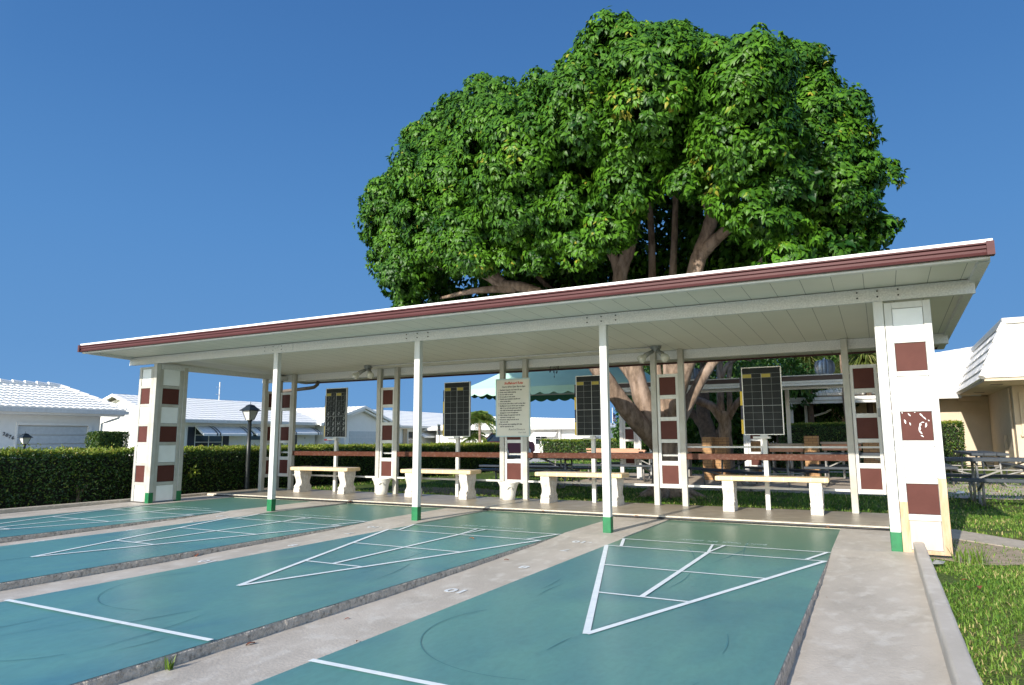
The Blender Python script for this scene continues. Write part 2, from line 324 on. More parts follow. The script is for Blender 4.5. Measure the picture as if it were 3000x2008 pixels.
# ------------------------------------------------------------------ leaf clouds (numpy)
def np_mesh(name,verts,faces3,m,parent=None,tint=None,smooth=False):
    me=bpy.data.meshes.new(name); nv=len(verts); nf=len(faces3); k=faces3.shape[1]
    o=bpy.data.objects.new(name,me)
    if parent is not None:
        root=parent
        while root.parent: root=root.parent
        verts=verts-np.array(root.location); o.parent=parent
    else:
        c=np.array([(verts[:,0].min()+verts[:,0].max())/2,(verts[:,1].min()+verts[:,1].max())/2,verts[:,2].min()]); verts=verts-c; o.location=c
    me.vertices.add(nv); me.vertices.foreach_set('co',verts.astype(np.float32).ravel())
    me.loops.add(nf*k); me.loops.foreach_set('vertex_index',faces3.astype(np.int32).ravel())
    me.polygons.add(nf); me.polygons.foreach_set('loop_start',np.arange(0,nf*k,k,dtype=np.int32)); me.polygons.foreach_set('loop_total',np.full(nf,k,dtype=np.int32))
    me.update(calc_edges=True)
    if tint is not None:
        a=me.attributes.new('tint','FLOAT','FACE'); a.data.foreach_set('value',tint.astype(np.float32))
    me.materials.append(m)
    COL.objects.link(o); return o
def unit(a): return a/np.maximum(np.linalg.norm(a,axis=1,keepdims=True),1e-9)
def leaf_arrays(P,Nn,L,W,g,down=.7,out=.5,rand=.5,fold=.25):
    n=len(P)
    ax=unit(Nn*out+np.array([0,0,-down])+g.normal(0,rand,(n,3)))
    nr=unit(Nn+np.array([0,0,.35])+g.normal(0,.35,(n,3)))
    sd=unit(np.cross(ax,nr)); up=np.cross(sd,ax)
    l=L*g.uniform(.65,1.25,(n,1)); w=W*g.uniform(.7,1.2,(n,1))
    b=P; t=P+ax*l-up*l*.12; mdl=P+ax*l*.45+up*l*.05
    le=mdl+sd*w*.5+up*w*fold; re=mdl-sd*w*.5+up*w*fold
    V=np.stack([b,le,t,re],1).reshape(-1,3)
    i=np.arange(n)*4
    F=np.concatenate([np.stack([i,i+1,i+2],1),np.stack([i,i+2,i+3],1)],0)
    return V,F
def leaf_object(name,P,Nn,L,W,m,parent,seed=1,tint=None,**kw):
    g=np.random.default_rng(seed); V,F=leaf_arrays(P,Nn,L,W,g,**kw)
    t=g.uniform(0,1,len(P)) if tint is None else np.clip(tint+g.normal(0,.13,len(P)),0,1)
    return np_mesh(name,V,F,m,parent,np.concatenate([t,t]))
def sphere_pts(n,g):
    return unit(g.normal(0,1,(n,3)))
def crown(lobes,g,sub_r=(.2,.42),dens=1.0,leaves=60,zmin=None,squash=.8,drape=.55,cap=-.35,scale=1.0):
    """clumps of leaves on the surface of overlapping lobes; returns points, normals, tint"""
    L=np.array(lobes,float); PP=[];NN=[];TT=[]
    for i,(cx,cy,cz,r) in enumerate(L):
        r=r*scale
        k=int(4*math.pi*r*r/.16*dens); d=sphere_pts(k,g); c=np.array([cx,cy,cz])
        w=np.array([noise.noise(Vector((c+q*r)*1.3))+.5*noise.noise(Vector((c+q*r)*3.1)) for q in d])
        rad=r*(1+.16*w[:,None]+g.normal(0,.05,(k,1)))
        S=c+d*rad*np.array([1,1,.95])
        keep=np.ones(k,bool)
        for j,(a,b,e,q) in enumerate(L):
            if j!=i: keep&=(np.linalg.norm(S-np.array([a,b,e]),axis=1)>q*scale*.84)
        if zmin is not None: keep&=S[:,2]>zmin
        S=S[keep]; D=d[keep]
        for s,dd in zip(S,D):
            sr=g.uniform(*sub_r); m=int(leaves*(sr/.3)**2)
            q=sphere_pts(m,g); q=q[(q@unit((dd*.8+np.array([0,0,drape]))[None])[0])>cap]
            PP.append(s+q*sr*np.array([1,1,squash])*g.uniform(.75,1.08,(len(q),1))); NN.append(q); TT.append(np.full(len(q),np.clip(g.normal(.42,.2)+.14*dd[2],0,1)))
    return np.concatenate(PP),np.concatenate(NN),np.concatenate(TT)

def limb(mb,pts,r0,r1,n=12,seg=5,wob=.03,seed=0):
    g=random.Random(seed); P=[Vector(p) for p in pts]; out=[];rad=[]
    ext=[P[0]*2-P[1]]+P+[P[-1]*2-P[-2]]
    tot=len(P)-1
    for i in range(tot):
        p0,p1,p2,p3=ext[i:i+4]
        for k in range(seg+(1 if i==tot-1 else 0)):
            t=k/seg; q=.5*((2*p1)+(-p0+p2)*t+(2*p0-5*p1+4*p2-p3)*t*t+(-p0+3*p1-3*p2+p3)*t**3)
            f=(i+t)/tot; r=r0+(r1-r0)*f
            out.append(q+Vector((g.uniform(-1,1),g.uniform(-1,1),0))*wob*r); rad.append(r*(1+g.uniform(-.06,.06)))
    mb.tube(out,rad,n); return mb

# ------------------------------------------------------------------ SETTING: ground, courts, platform
def gz(x,y):
    if x<-9.0: return -.06-.07*min(1,max(0,(-9-x)/4))
    t=min(1,max(0,(y-6.0)/3.0)); return -.03-.09*t*t*(3-2*t)
def build_ground():
    xs=[-600,-200,-80,-45,-33,-24,-18,-14,-12,-11,-10,-9.06,-8,-6,-4,-2,0,1.0,1.6,2,2.5,3,4,5,7,10,20,60,200,600]
    ys=[-300,-60,-20,-10,-4,0,2,3.5,5,5.6,6.30,6.6,7,7.5,8,8.5,9,10,12,15,20,30,60,150,400,900]
    mb=MB(); idx={}
    for i,x in enumerate(xs):
        for j,y in enumerate(ys):
            idx[i,j]=len(mb.v); mb.v.append((x,y,gz(x,y)))
    for i in range(len(xs)-1):
        for j in range(len(ys)-1):
            cx=(xs[i]+xs[i+1])/2; cy=(ys[j]+ys[j+1])/2
            if -9.06<cx<1.6 and -20<cy<6.3: continue
            mb.f.append((idx[i,j],idx[i+1,j],idx[i+1,j+1],idx[i,j+1]))
    tag(mb.build('ground',M['ground']),kind='structure')
build_ground()

HW=.914; S=2.471; CX=[(i-3)*S for i in range(4)]
ft=.3048
YN,YB=-14.0,4.895   # near end, shelter end of the courts
PZ=.05
ALLEY=[(-20,-.055),(0.5,-.055),(1.9,-.035),(2.6,-.02),(3.1,-.002),(3.3,.010),(5.0,.010)]
def alley(name,x0,x1,prof=ALLEY):
    mb=MB(); mb.prism([(y,z) for y,z in prof]+[(prof[-1][0],-.25),(prof[0][0],-.25)],x0+.0005,x1-.0005,'x')
    return tag(mb.build(name,M['concrete']),kind='structure')
for i in range(3): alley('alley',CX[i]+HW,CX[i+1]-HW)
mb=MB(); pr0=[(-20,-.09),(0,-.085),(1.3,-.05),(2.2,-.035),(3.0,-.010),(3.4,.010),(5.0,.012)]; xa,xb=CX[3]+HW+.0005,1.530
for y,z in pr0: mb.v+=[(xa,y,z),(xb,y,max(z,.004)),(xa,y,-.25),(xb,y,-.25)]
for k_ in range(len(pr0)-1): mb.f+=[(4*k_,4*k_+1,4*k_+5,4*k_+4),(4*k_,4*k_+4,4*k_+6,4*k_+2),(4*k_+1,4*k_+3,4*k_+7,4*k_+5)]
tag(mb.build('walkway',M['concrete']),kind='structure')
alley('walkway',-9.06,CX[0]-HW,[(-20,-.02),(2,.0),(3.2,.010),(5.0,.012)])

# court slabs with a rough broken side, painted top
court_labels=['leftmost','second','third','right']
def court(i):
    cx=CX[i]; top=MB()
    ny=60; g=random.Random(i)
    top.add([(cx-HW,YN,0),(cx+HW,YN,0),(cx+HW,YB+.3,0),(cx-HW,YB+.3,0)],[(0,1,2,3)])
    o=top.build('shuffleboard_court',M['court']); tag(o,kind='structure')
    # side face towards the camera, uneven concrete
    sd=MB(); n=360
    for k in range(n+1):
        y=-4.5+(3.5+4.5)*k/n
        q=noise.noise(Vector((y*9,i*3.1,0)))*.004+noise.noise(Vector((y*31,i*5,2)))*.003
        sd.v+= [(cx+HW-.002,y,-.002),(cx+HW+.004+q,y,-.010+q*.6),(cx+HW+.006+q*1.5,y,-.03),(cx+HW+.010+q*1.2,y,-.13)]
    for k in range(n):
        for m in range(3): sd.f.append((k*4+m,(k+1)*4+m,(k+1)*4+m+1,k*4+m+1))
    sd.build('slab_edge',M['rough'],o,smooth=False)
    sl=MB(); sl.box(cx-HW,cx+HW-.003,YN,YB+.3,-.3,-.005); sl.build('slab',M['rough'],o)
    ln=MB()
    def line(p,q,w,ztop=.0035,mb=ln):
        p=Vector((*p,0));q=Vector((*q,0)); d=(q-p).normalized(); s=Vector((-d.y,d.x,0))*w/2
        mb.add([(cx+a.x,a.y,ztop) for a in (p-s,q-s,q+s,p+s)],[(0,1,2,3)])
    w=.030
    zz=[.0035]
    def L(p,q,w=w): zz[0]+=.00035; line(p,q,w,zz[0])
    L((-HW,10.5*ft),(HW,10.5*ft),.026); L((-HW,9*ft),(HW,9*ft),.026)
    L((0,0.02),(-HW+.012,9*ft),.037); L((0,0.02),(HW-.012,9*ft),.037)
    L((-2*ft,6*ft),(2*ft,6*ft),.026); L((-1*ft,3*ft),(1*ft,3*ft),.026)
    L((0,3*ft),(0,9*ft),.034)
    L((-HW+.02,10.5*ft),(-HW+.15,9*ft),.030); L((HW-.02,10.5*ft),(HW-.15,9*ft),.030)
    L((0,9*ft),(-.055,10.5*ft),.022); L((0,9*ft),(.055,10.5*ft),.022)
    L((-HW,-3*ft),(HW,-3*ft),.034)
    ln.build('court_line',M['line'],o)
    sc=MB(); g2=random.Random(40+i)
    for k in range(16):
        x0=g2.uniform(-.7,.7); y0=g2.uniform(-3.2,2.6); ln_=g2.uniform(.25,1.3); a0=g2.uniform(-.25,.25)+math.pi/2; cv=g2.uniform(-.5,.5); w_=g2.uniform(.0015,.004); zz_=.0022+.00006*k
        pts=[]; x,y,a=x0,y0,a0
        for q in range(14):
            pts.append((x,y,a)); x+=math.cos(a)*ln_/14; y+=math.sin(a)*ln_/14; a+=cv/14
            if abs(x)>HW-.05: break
        b=len(sc.v)
        for q,(x,y,a) in enumerate(pts): 
            ww=w_*math.sin(math.pi*(q+.3)/(len(pts)+.3)); sc.v+=[(cx+x-math.sin(a)*ww,y+math.cos(a)*ww,zz_),(cx+x+math.sin(a)*ww,y-math.cos(a)*ww,zz_)]
        for q in range(len(pts)-1): sc.f.append((b+2*q,b+2*q+1,b+2*q+3,b+2*q+2))
    for (ax_,ay_,ar_,t0_,t1_) in ((-.15,-.1,.62,2.6,5.0),(.1,-1.2,.42,3.3,5.9)):
        b=len(sc.v); tt=np.linspace(t0_,t1_,30)
        for q in tt:
            for rr_ in (ar_-.0022,ar_+.0022): sc.v.append((cx+ax_+rr_*math.cos(q),ay_+rr_*math.sin(q),.0033))
        for q in range(29): sc.f.append((b+2*q,b+2*q+1,b+2*q+3,b+2*q+2))
    sc.build('scuff_mark',M['scuff'],o)
    text_obj("DON'T  WALK  ON  COURT",.078,(cx+.385,3.425,.0040),FLOOR180,'court_lettering',M['faint'],o,sx=.78,thick=.0003)
    return o
courts=[court(i) for i in range(4)]
for i in range(3):
    ax=(CX[i]+CX[i+1])/2
    # alley numbers, read from the shelter end
    p=empty('alley_numbers',(ax,1.5,0),'white stencilled numbers 10, 8, 7 and -10 on the %s concrete alley'%['left','middle','right'][i],'floor marking','numbers painted on the alleys')
    for body,y,z,sz in (('10',.80,-.0508,.145),('8',1.70,-.036,.13),('7',2.50,-.0195,.125),('-10',2.93,.0005,.125)):
        zz=np.interp(y-.05,[a for a,_ in ALLEY],[b for _,b in ALLEY])+.0065
        sl=np.interp(y+.01,[a for a,_ in ALLEY],[b for _,b in ALLEY])-np.interp(y-.01,[a for a,_ in ALLEY],[b for _,b in ALLEY])
        a_=math.atan(sl/.02); ca,sa=math.cos(a_),math.sin(a_)
        zc=np.interp(y,[a for a,_ in ALLEY],[b for _,b in ALLEY])+.0035
        o=text_obj(body,sz,(ax+.09 if len(body)<3 else ax+.13,y,zc),((-1,0,0),(0,-ca,-sa*-1*-1),(0,-sa,ca)),'number',M['number'],p,thick=.0004,sx=1.15,bold=.0045)
# platform the benches stand on
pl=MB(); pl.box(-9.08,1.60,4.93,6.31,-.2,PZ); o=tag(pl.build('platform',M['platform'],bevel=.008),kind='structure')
ed=MB(); ed.box(-9.0,1.46,4.895,4.929,-.1,PZ-.002); ed.build('platform_edge',M['platedge'],o)
hz=MB(); hz.tube([(x,4.872+.006*math.sin(x*2.1),.014+np.interp(4.9,[a for a,_ in ALLEY],[b for _,b in ALLEY])) for x in np.linspace(-8.8,1.42,50)],.012,8)
tag(hz.build('drip_hose',M['black'],smooth=True),'thin black hose lying along the foot of the concrete platform','hose')
# kerbs
k=MB(); 
n=60
pro=[(1.532,-.12),(1.523,.100),(1.527,.108),(1.536,.112),(1.592,.112),(1.601,.107),(1.605,.098),(1.608,-.12)]
for j in range(n+1):
    y=-8+(3.36+8)*j/n
    for x,z in pro: k.v.append((x+noise.noise(Vector((y*3,x*20,1)))*.004,y,z+noise.noise(Vector((y*5,x*9,4)))*.0035))
m_=len(pro)
for j in range(n):
    for a in range(m_-1): k.f.append((j*m_+a,(j+1)*m_+a,(j+1)*m_+a+1,j*m_+a+1))
k.f.append(tuple(range(m_))); k.f.append(tuple(n*m_+a for a in range(m_)))
tag(k.build('kerb',M['concrete']),kind='structure')
k=MB(); k.prism([(-8,-.1),(4.95,-.1),(4.95,.05),(3.3,.055),(-8,.06)],-9.14,-9.02,'x'); tag(k.build('kerb',M['curbc'],bevel=.012),kind='structure')
# path running away to the right behind the end panel
pt=MB(); pt.add([(1.7,5.05,-.015),(2.45,4.35,-.018),(6.5,1.4,-.018),(7.0,1.9,-.018),(2.9,4.9,-.018),(1.95,5.65,-.015),(1.6,6.0,-.015)],[(0,1,5,6),(1,2,3,4),(1,4,5)])
pm=MB(); z=-.018
pm.add([(1.55,5.15,z),(2.38,4.32,z),(6.5,1.35,z),(7.0,1.9,z),(2.55,4.78,z),(1.95,5.62,z),(1.58,6.05,z)]+[(1.55,5.15,-.1),(2.38,4.32,-.1),(6.5,1.35,-.1),(7.0,1.9,-.1),(2.55,4.78,-.1),(1.95,5.62,-.1),(1.58,6.05,-.1)],
       [(0,1,2,3,4,5,6),(0,7,8,1),(1,8,9,2),(3,10,11,4),(4,11,12,5)])
tag(pm.build('path',M['curbc']),kind='structure')
d=MB()
gr=random.Random(3)
ring=[(1.95+ (.42+.1*gr.random())*math.cos(a)*1.0, 4.1+(.75+.2*gr.random())*math.sin(a), -.0245) for a in np.linspace(0,2*math.pi,28)[:-1]]
d.add(ring,[tuple(range(len(ring)))]); tag(d.build('dirt_patch',M['dirt']),kind='structure')
# paving round the second shelter, street
for nm,(x0,x1,y0,y1),mm,zz in (('pavement',(-5.6,8,11.3,17.6),'paving',-.11),('pavement',(-30,-10.4,13.6,14.6),'paving',-.105),('street',(-25.9,-12.4,-200,300),'asphalt',-.1),('pavement',(-9.5,9,20.2,21.0),'paving',-.11)):
    if nm=='pavement' and zz==-.105: continue
    q=MB(); q.add([(x0,y0,zz),(x1,y0,zz),(x1,y1,zz),(x0,y1,zz)],[(0,1,2,3)]); tag(q.build(nm,M[mm]),kind='structure')
q=MB(); ring=[(-7.0+(2.1+.3*gr.random())*math.cos(a),8.7+(1.0+.25*gr.random())*math.sin(a),gz(-7,8.7+.9*math.sin(a))+.006) for a in np.linspace(0,2*math.pi,30)[:-1]]
ring=[(x,y,gz(-7,y)+.006) for x,y,z in ring]
cen=len(ring); q.add(ring+[(-7.0,8.7,gz(-7,8.7)+.006)],[(i,(i+1)%cen,cen) for i in range(cen)]); tag(q.build('leaf_litter',M['mulch']),kind='structure')

# ------------------------------------------------------------------ THE SHELTER
sh=empty('shelter',(-3.5,4.8,0),'long open shelter with white posts, maroon edged roof and chequered end panels over the courts','shelter')
def zs(y): return 2.292-.034*(y-2.8)
rf=MB(); X0,X1=-9.20,2.165
rf.prism([(2.76,zs(2.76)),(7.33,zs(7.33)),(7.33,zs(7.33)+.14),(2.70,2.393),(2.70,2.275)],X0,X1,'x')
roof=rf.build('roof',M['soffit'],sh)
rt=MB(); rt.prism([(2.675,2.374),(2.675,2.402),(2.80,2.415),(7.36,zs(7.36)+.16),(7.36,zs(7.36)+.145),(2.72,2.397),(2.69,2.374)],X0-.01,X1+.01,'x'); rt.build('roof_covering',M['roofwhite'],roof)
# side trims (dark grey angle under the side edges)
for x in (X0,X1-.075):
    t=MB(); t.prism([(2.80,zs(2.8)-.035),(7.30,zs(7.3)-.035),(7.30,zs(7.3)-.001),(2.80,zs(2.8)-.001)],x,x+.075,'x'); t.build('side_trim',M['whitetex'],roof)
gf=MB()
prof=[(2.70,2.280),(2.66,2.280),(2.652,2.296),(2.668,2.303),(2.668,2.322),(2.655,2.330),(2.655,2.349),(2.668,2.355),(2.650,2.361),(2.650,2.373),(2.70,2.373)]
gf.prism(prof,X0+.03,X1-.035,'x'); gut=gf.build('gutter',M['fascia'],sh)
for x0,x1 in ((X0-.012,X0+.03),(X1-.035,X1+.014)):
    e=MB(); e.box(x0,x1,2.642,2.715,2.276,2.379); e.build('gutter_end_cap',M['fascia'],gut)
st=MB(); st.prism([(2.70,2.262),(2.715,2.255),(2.79,2.262),(2.79,2.288),(2.70,2.278)],X0+.01,X1-.012,'x'); st.build('fascia_strip',M['white'],sh)
rg=MB(); rg.box(X0,X1,7.335,7.42,zs(7.33)-.02,zs(7.33)+.1); rg.build('rear_gutter',M['fascia'],sh)
bm_=MB(); bm_.box(-9.19,2.13,3.455,3.462,2.150,2.262); bm_.box(-9.19,2.13,3.4625,3.54,2.150,2.156); bm_.box(-9.19,2.13,3.4625,3.54,2.256,2.264); bm_.box(-9.19,2.13,3.45,3.4545,2.143,2.152)
fb=bm_.build('front_beam',M['whitetex'],sh)
b0_=None
for x in (-5.99,-3.55,-1.17,1.41):
    for dx in (-.16,0,.16):
        for zz in (2.185,2.235):
            if b0_ is None:
                q=MB(); q.tube([(0,.004,0),(0,-.004,0)],.0075,8); b0_=q.build('bolt',M['black'],fb,world=False); bb=b0_
            else: bb=b0_.copy(); COL.objects.link(bb); bb.parent=fb
            bb.location=Vector((x+dx,3.4525,zz))-sh.location
pl_=MB(); pl_.box(-6.17,-5.62,3.4495,3.4545,2.162,2.256); pl_.build('splice_plate',M['whitetex'],fb)
rb=MB(); rb.box(-9.19,2.13,6.156,6.163,2.050,zs(6.16)-.004); rb.box(-9.19,2.13,6.1635,6.26,2.050,2.057); rb.box(-9.19,2.13,6.1635,6.26,zs(6.2)-.012,zs(6.2)-.004)
rb.build('rear_beam',M['whitetex'],sh)
for x in (-8.58,1.38):
    sb=MB(); sb.box(x,x+.07,3.545,6.15,2.065,2.145); sb.build('side_beam',M['whitetex'],sh)
PX=[-8.588,-5.990,-3.600,-1.205,1.368]
def post(x,y,z0,z1,foot=True,w=.080,dp=.072,mt='white'):
    m=MB(); m.box(x,x+w,y,y+dp,z0,z1); o=m.build('post',M[mt],sh,bevel=.006)
    if foot:
        f=MB(); e=.0035; f.box(x-e,x+w+e,y-e,y+dp+e,z0,z0+.162); f.build('post_foot_paint',M['green'],o,bevel=.006)
    return o
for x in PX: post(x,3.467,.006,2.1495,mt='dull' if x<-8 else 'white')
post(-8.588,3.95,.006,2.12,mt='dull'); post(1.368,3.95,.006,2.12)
YR=6.075
def ladder(x0,w,y=YR+.02,axis='x',rev=False):
    """open ladder screen with maroon squares; x0 start, w width"""
    def bx(m,a,b,c,d,z0,z1):
        if axis=='x': m.box(a,b,c,d,z0,z1)
        else: m.box(c,d,a,b,z0,z1)
    f=MB(); t=.036; y0,y1=y,y+.032
    bx(f,x0,x0+t,y0,y1,.285,1.842); bx(f,x0+w-t,x0+w,y0,y1,.285,1.842)
    for a,b in ((1.798,1.842),(1.497,1.550),(1.194,1.247),(.894,.943),(.589,.648),(.285,.341)): bx(f,x0+t+.0005,x0+w-t-.0005,y0+.002,y1-.002,a,b)
    fr=f.build('ladder_screen',M['white'],sh,bevel=.003)
    for a,b in ((1.5505,1.7975),(.9435,1.1935),(.3415,.5885)):
        q=MB(); bx(q,x0+t+.001,x0+w-t-.001,y0+.012,y0+.020,a,b); q.build('maroon_square',M['maroon'],fr)
    return fr
for x0,w in ((-8.70,.285),(-6.30,.29),(-3.865,.315),(-1.442,.30),(.985,.30)):
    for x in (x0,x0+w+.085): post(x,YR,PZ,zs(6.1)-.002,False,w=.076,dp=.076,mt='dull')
    ladder(x0+.0805,w)
    g_=MB(); g_.box(x0+.077,x0+w+.084,YR+.085,YR+.105,.712,.738); g_.build('gap_rail',M['white'],sh)
# return screens at the rear corners
for xx in (-8.585,1.375):
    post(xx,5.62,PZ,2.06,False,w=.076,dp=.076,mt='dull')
    ladder(5.70,.30,y=xx+.02,axis='y')
# dark brown hand rails and thin lower rails between the pairs
spans=[(-8.255,-6.302),(-5.850,-3.867),(-3.390,-1.444),(-.980,.983)]
for a,b in spans:
    q=MB(); q.box(a+.001,b-.001,YR+.018,YR+.055,.672,.752); q.build('hand_rail',M['brownrail'],sh,bevel=.004)
    q=MB(); q.box(a+.001,b-.001,YR+.03,YR+.05,.306,.334); q.build('lower_rail',M['white'],sh)
q=MB(); q.box(-1.07,1.50,YR+.107,YR+.125,.826,.850); q.build('upper_rail',M['white'],sh)
# solid chequered end panels
def solid(a0,a1,off,axis,bottom,z0=.0,z1=2.125,sgn=1,scuff=False):
    def bx(m,a,b,c,d,zz0,zz1):
        if axis=='x': m.box(a,b,c,d,zz0,zz1)
        else: m.box(2*off+.04-d,2*off+.04-c,a,b,zz0,zz1)
    ms=.058 if axis=='x' else .055
    f=MB(); y0,y1=off,off+.04
    bx(f,a0,a0+ms,y0,y1,z0,z1); bx(f,a1-ms,a1,y0,y1,z0,z1)
    rows=[(1.812,2.07,'pane'),(1.520,1.766,'maroon'),(1.219,1.477,'pane'),(.930,1.175,'maroon'),(.615,.883,'pane'),(.320,.572,'maroon'),(max(z0,.03)+.0,.270,bottom)]
    zz=[z1]+[v for r in rows for v in (r[1],r[0])]
    for k in range(0,len(zz)-1,2):
        if zz[k]-zz[k+1]>.005: bx(f,a0+ms+.0005,a1-ms-.0005,y0+.002,y1-.002,zz[k+1],zz[k])
    if rows[-1][0]>z0+.01: bx(f,a0+ms+.0005,a1-ms-.0005,y0+.002,y1-.002,z0,rows[-1][0])
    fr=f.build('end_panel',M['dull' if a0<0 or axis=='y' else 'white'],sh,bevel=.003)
    q=MB(); bx(q,a0+ms,a1-ms,y0+.031,y0+.036,z0+.02,z1-.02); q.build('backing',M['greybox'],fr)
    for r0,r1,mm in rows:
        q=MB(); e=.001
        e=.0035; bx(q,a0+ms+e,a1-ms-e,y0+.012,y0+.03,r0+e,r1-e)
        o=q.build('panel_square' if mm!='ply' else 'bare_plywood',M[mm],fr)
        if scuff and mm=='maroon' and abs(r0-.93)<.01:
            s=MB()
            for ux,uz,vx,vz,w in ((.25,.93,.32,.84,.007),(.62,.92,.70,.82,.009),(.70,.82,.80,.72,.007),(.12,.72,.15,.58,.009),(.28,.62,.30,.52,.005),(.62,.60,.58,.48,.012),(.58,.48,.56,.33,.013),(.56,.33,.62,.22,.010),(.60,.18,.68,.12,.006),(.80,.60,.76,.45,.010),(.66,.62,.74,.62,.005),(.86,.70,.88,.66,.006),(.05,.97,.08,.94,.006),(.45,.97,.48,.96,.005)):
                A=(a0+ms+ux*(a1-a0-2*ms),y0+.0095,r0+uz*(r1-r0)); B=(a0+ms+vx*(a1-a0-2*ms),y0+.0095,r0+vz*(r1-r0))
                s.bar(A,B,.0015,w,up=(1,0,0) if abs(B[2]-A[2])<.01 else (0,1,0))
            # strokes kept thin and flat on the maroon square
            s2=MB()
            for ux,uz,vx,vz,w in ((.25,.93,.32,.84,.010),(.62,.92,.70,.82,.012),(.70,.82,.80,.72,.009),(.12,.72,.15,.58,.012),(.28,.62,.30,.52,.008),(.62,.60,.58,.48,.015),(.58,.48,.56,.33,.016),(.56,.33,.64,.22,.012),(.60,.18,.68,.12,.008),(.80,.60,.76,.45,.013),(.64,.62,.74,.62,.007),(.86,.70,.90,.66,.008),(.05,.97,.08,.94,.008),(.45,.97,.49,.96,.006)):
                W_=a1-a0-2*ms; H_=r1-r0
                p=Vector((a0+ms+ux*W_,r0+uz*H_)); q2=Vector((a0+ms+vx*W_,r0+vz*H_)); dd=(q2-p).normalized(); nn=Vector((-dd.y,dd.x))*w*.5
                mid=(p+q2)/2+nn*.5
                vs=[p-nn*.5,mid-nn*1.2,q2-nn*.3,q2+nn*.5,mid+nn*.9,p+nn*.5]
                s2.add([(v.x,y0+.0105,v.y) for v in vs],[(0,1,2,3,4,5)])
            s2.build('peeled_paint',M['pane'],fr)
    return fr
solid(1.4525,1.802,3.470,'x','ply',z0=.0,scuff=True)
solid(-8.935,-8.592,3.470,'x','pane',z0=.03,z1=2.10)
solid(3.541,3.948,-8.56,'y','pane',z0=.03,z1=2.06)
q=MB(); q.box(1.745,1.803,3.4685,3.4695,.0,.62); q.box(1.4520,1.512,3.4685,3.4695,.0,.42); q.box(1.513,1.744,3.4705,3.4712,.0,.030); q.build('unpainted_wood',M['pine'],sh)
gb=MB(); gb.box(1.340,1.374,5.99,6.05,1.20,1.30); gb.build('switch_box',M['greybox'],sh)
cd=MB(); cd.tube([(-1.25,5.74,zs(5.74)-.012),(-3,5.745,zs(5.74)-.014),(-5,5.74,zs(5.74)-.012),(-6.2,5.73,zs(5.73)-.012)],.010,8); cd.build('conduit',M['whitetex'],sh,smooth=True)
dp=MB(); dp.tube([(-8.60,7.05,2.13),(-8.62,7.05,2.06),(-8.70,7.05,2.01),(-8.80,7.04,1.995),(-9.15,7.02,1.975),(-9.6,7.0,1.95)],.035,10); dp.build('downpipe',M['pipebrown'],sh,smooth=True)
tw=MB()
gr=random.Random(9)
for k_ in range(9):
    x=-2.95+gr.uniform(-.09,.09); l=gr.uniform(.03,.16)
    tw.tube([(x,6.15,2.05),(x+gr.uniform(-.01,.01),6.14,2.05-l)],.0025,5)
    tw.add([(x-.008,6.14,2.05-l),(x+.008,6.14,2.05-l),(x+.003,6.14,2.02-l),(x-.004,6.14,2.015-l)],[(0,1,2,3)])
tag(tw.build('dangling_twigs',M['lampblack']),'small dark twigs dangling from the rear beam in front of the green awning','twigs')

# floodlights
def floodlight(x,y,label):
    z=zs(y)
    o=empty('floodlight',(x,y,z),label,'floodlight','twin floodlights under the shelter roof')
    m=MB(); m.lathe([(.055,-.002),(.055,-.022),(.045,-.03),(.03,-.06)],16); b=m.build('mount',M['greybox'],o,world=False,smooth=False)
    for s in (-1,1):
        m=MB(); m.tube([(s*.02,-.02,-.05),(s*.06,-.05,-.075),(s*.085,-.07,-.095)],[.018,.022,.028],10); a=m.build('lamp_holder',M['greybox'],o,world=False,smooth=True)
        m=MB(); c=Vector((s*.085,-.07,-.095)); dr=Vector((s*.5,-.45,-.6)).normalized()
        m.tube([c,c+dr*.02,c+dr*.055,c+dr*.08,c+dr*.088],[.022,.026,.045,.043,.02],14); m.build('bulb',M['bulb'],o,world=False,smooth=True)
    o.scale=(1.35,1.35,1.35); return o
floodlight(-1.255,5.74,'twin bulb floodlight under the roof near the third rear post pair, large tree behind')
floodlight(-6.21,5.73,'twin bulb floodlight under the roof left of the rear post, above the first bench end')

